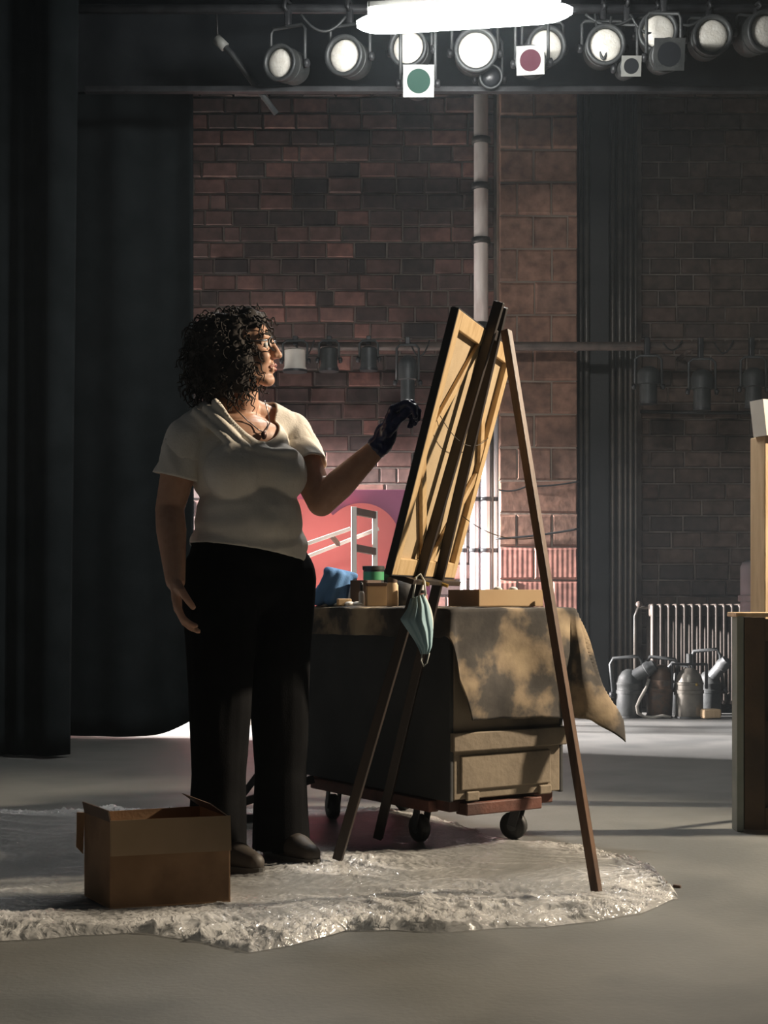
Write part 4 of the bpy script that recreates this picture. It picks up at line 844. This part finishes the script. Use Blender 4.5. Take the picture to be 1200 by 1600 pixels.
gl.tube([Hd(.093, -.009, .010), Hd(.100, 0, .013), Hd(.093, .009, .010)], .0028, 6)
go = gl.build('glasses', 'glasses', pe, True)
# hair: a shaped mass plus curls
hm = MB()
hm.ell(Hd(-.055, 0, .012), (.108, .112, .108), HR); hm.ell(Hd(-.075, 0, -.065), (.095, .118, .078), HR); hm.ell(Hd(.0, 0, .075), (.075, .085, .046), HR); hm.ell(Hd(.04, -.0, .092), (.042, .055, .026), HR)
hm.ell(Hd(-.015, -.075, -.05), (.05, .045, .085), HR); hm.ell(Hd(-.015, .075, -.05), (.05, .045, .085), HR)
me = blob(hm, .007, 3, org=pe.location)
displace(me, lambda c, n: (c-Hd(-.05, 0, -.01)).normalized()*(.016*noise.noise(c*26)+.010*noise.noise(c*55)), pe.location)
ho = link('hair', me, 'hair', pe, True, fix=False)
cur = MB(); rng = random.Random(5); vs_ = [(v_.co+pe.location, v_.normal.copy()) for v_ in me.vertices]
cnt = 0
while cnt < 420:
    p, n = rng.choice(vs_); lp_ = HR.transposed() @ (p-HC)
    if lp_.x > .055 and lp_.z < .06: continue
    L = rng.uniform(.035, .075); rad = rng.uniform(.005, .010); tt = (V((0, 0, -1))+n*.9+V((rng.uniform(-.5, .5), rng.uniform(-.5, .5), rng.uniform(-.2, .5)))).normalized()
    a = tt.orthogonal().normalized(); b = tt.cross(a); turns = rng.uniform(1.2, 2.6); ph = rng.uniform(0, 6.3); pts = []; K = 14
    for k in range(K):
        f = k/(K-1); bend = V((0, 0, -1))*.018*f*f
        pts.append(p-n*.004+tt*L*f*.75+n*.010*math.sin(math.pi*f)+bend+(a*math.cos(ph+turns*6.28*f)+b*math.sin(ph+turns*6.28*f))*rad*(.4+.6*f))
    cur.tube(pts, [.0034*(1-.65*k/(K-1)) for k in range(K)], 4); cnt += 1
o = cur.build('curls', 'hair', ho, True, fix=False); o['kind'] = 'stuff'
# shirt
sh = MB(); g_ = .012
sh.ell(B(0, 0, 1.21), (.120+g_, .158+g_, .155+g_), BM); sh.ell(B(.045, 0, 1.275), (.075+g_*.8, .12+g_*.8, .07+g_*.8), BM)
sh.cap(B(-.015, -.14, 1.285), .05+g_, B(-.01, .15, 1.318), .052+g_)
for s in (-1, 1):
    sh.cap(B(-.015, s*.05, 1.375), .036+g_, B(-.012, s*.155, 1.318+.017*s), .040+g_*1.1); sh.ell(B(.085, s*.075, 1.175), (.072+g_, .080+g_, .078+g_), BM)
sh.cap(B(.082, -.06, 1.185), .082, B(.082, .05, 1.185), .082)
sh.ell(B(.02, .015, 1.03), (.138+g_, .155+g_, .15+g_), BM); sh.ell(B(.005, .025, .95), (.14+g_, .178+g_, .12+g_), BM)
sh.cap(shL, .062, shL.lerp(elL, .2), .064); sh.cap(shR, .062, shR.lerp(elR, .2), .064)
for (a, b, z), (a2, b2, z2), r_ in (((.06, -.125, 1.375), (.135, -.035, 1.245), .012), ((.045, -.15, 1.36), (.145, -.07, 1.24), .011), ((.075, -.10, 1.36), (.13, .0, 1.245), .010), ((.02, -.17, 1.35), (.14, -.10, 1.235), .010), ((.13, -.12, 1.235), (.15, .09, 1.232), .013)):
    sh.cap(B(a, b, z), r_, B(a2, b2, z2), r_)
me = blob(sh, .0058, 4, org=pe.location)
displace(me, lambda c, n: n*(.006*noise.noise(V((c.x*9, c.y*9, c.z*26)))*max(0, min(1, (1.14-c.z)/.12))+.003*noise.noise(c*22)), pe.location)
pl3 = pe.location.copy()
def shirt_cut(c):
    q = c+pl3; a = (q-BC).dot(bf); b = (q-BC).dot(bl); z = q.z
    if z < .940-.03*(b/.18): return True
    if a > -.03: return abs(b) < .118 and z > 1.262+(abs(b+.005)/.108)**2.2*.105
    return abs(b) < .095 and z > 1.362
me = cutmesh(me, shirt_cut, 14); so = link('shirt', me, 'shirt', pe, True, fix=False)
md = so.modifiers.new('thickness', 'SOLIDIFY'); md.thickness = .004; md.offset = 0
def sleeve(s0, e0, t1, r0, r1):
    d_ = (e0-s0); ax = d_.normalized(); a = ax.orthogonal().normalized(); b = ax.cross(a)
    def fn(u, v_):
        th = 2*math.pi*u; r_ = (r0+(r1-r0)*v_)*(1+.05*math.sin(3*th+5*v_)+.03*math.sin(7*th+9*v_))
        return s0+d_*(.06+(t1-.06)*v_)+(a*math.cos(th)+b*math.sin(th))*r_
    o = MB().grid(fn, 41, 16).build('sleeve', 'shirt', so, True); q = o.modifiers.new('thickness', 'SOLIDIFY'); q.thickness = .004; q.offset = 0
sleeve(shL, elL, .52, .058, .067); sleeve(shR, elR, .55, .058, .068)
# trousers
tr = MB()
tr.ell(B(.0, .025, .925), (.148, .188, .115), BM); tr.ell(B(-.02, .025, .85), (.15, .188, .12), BM)
for hi, ft, s in ((hiR, ftR, -1), (hiL, ftL, 1)):
    k_ = hi.lerp(ft, .45); k_.z = .52; hm_ = ft+V((0, 0, .03))-bf*.01
    tr.chain([hi+V((0, 0, -.02)), k_, k_.lerp(hm_, .5), hm_, hm_-V((0, 0, .06))], [.122, .092, .080, .088, .088])
me = blob(tr, .0075, 3, org=pe.location)
displace(me, lambda c, n: n*(.006*noise.noise(V((c.x*16, c.y*16, c.z*4)))), pe.location)
me = cutmesh(me, lambda c: (c+pl3).z < .03 or (c+pl3).z > .985, 8); to = link('trousers', me, 'trousers', pe, True, fix=False)
md = to.modifiers.new('thickness', 'SOLIDIFY'); md.thickness = .004; md.offset = 0
# shoes
for ft, dv in ((ftR, V((.75, -.66, 0)).normalized()), (ftL, V((.6, -.8, 0)).normalized())):
    sm = MB(); sm.chain([ft-dv*.06+V((0, 0, .05)), ft+V((0, 0, .05)), ft+dv*.09+V((0, 0, .042)), ft+dv*.155+V((0, 0, .034))], [.038, .043, .044, .030])
    me = blob(sm, .005, 3, org=pe.location); me = cutmesh(me, lambda c: (c+pl3).z < .016, 3); s_o = link('shoe', me, 'shoe', pe, True, fix=False)
    pol = []; side = V((-dv.y, dv.x, 0))
    for k in range(28):
        a = 2*math.pi*k/28; ca, sa = math.cos(a), math.sin(a); pol.append(ft+dv*(.045+.145*ca)+side*(.046+.006*ca)*sa)
    MB().add([q+V((0, 0, .004)) for q in pol]+[q+V((0, 0, .022)) for q in pol], [tuple(range(28)), tuple(range(55, 27, -1))]+[(k, (k+1) % 28, 28+(k+1) % 28, 28+k) for k in range(28)]).build('sole', 'sole', s_o)
# blue glove on the raised hand
gv = MB(); fa = (wrL-elL).normalized(); hd = V((.36, -.05, .93)).normalized()
hand(gv, wrL+fa*.008, hd, V((.9, -.25, -.3)), (.92, 1.0, 1.08, 1.15), -1, 1.16, thumb=(.05, .5))
gv.chain([wrL-fa*.020, wrL-fa*.002, wrL+hd*.03], [.034, .034, .034])
me = blob(gv, .0032, 2, org=pe.location)
displace(me, lambda c, n: n*.0022*noise.noise(c*70), pe.location)
link('glove', me, 'nitrile', pe, True, fix=False)['label'] = 'dark blue nitrile glove'
# necklace
nk = [B(.030, -.062, 1.40), B(.062, -.055, 1.36), B(.098, -.038, 1.325), B(.122, -.012, 1.296), B(.124, .0, 1.292), B(.122, .012, 1.296), B(.098, .04, 1.325), B(.06, .058, 1.36), B(.03, .064, 1.40)]
no = MB().tube(nk, .0016, 6).build('necklace', 'glasses', pe, True)
MB().ell(B(.128, 0, 1.282), (.006, .010, .013), BM, 12, 8).build('pendant', 'pendant', no, True)

# ------------------------------------------------------------------ dust haze over the stage, also standing in for lens glare around the tube
hz = MB().box((.3, 7.0, 2.62), (7.0, 7.3, 5.2)).build('haze_and_glare', 'plaster_dark')
hm_ = bpy.data.materials.new('haze'); hm_.use_nodes = True; nt = hm_.node_tree; nt.nodes.remove(nt.nodes['Principled BSDF'])
vs_n = nt.nodes.new('ShaderNodeVolumeScatter'); vs_n.inputs['Density'].default_value = .0036; vs_n.inputs['Anisotropy'].default_value = .35; vs_n.inputs['Color'].default_value = (.80,.92,1,1)
nt.links.new(vs_n.outputs[0], nt.nodes['Material Output'].inputs['Volume']); hz.data.materials.clear(); hz.data.materials.append(hm_)
tag(hz, 'thin bluish haze for dust and lens glare in the air under the lamps', 'haze', kind='stuff')
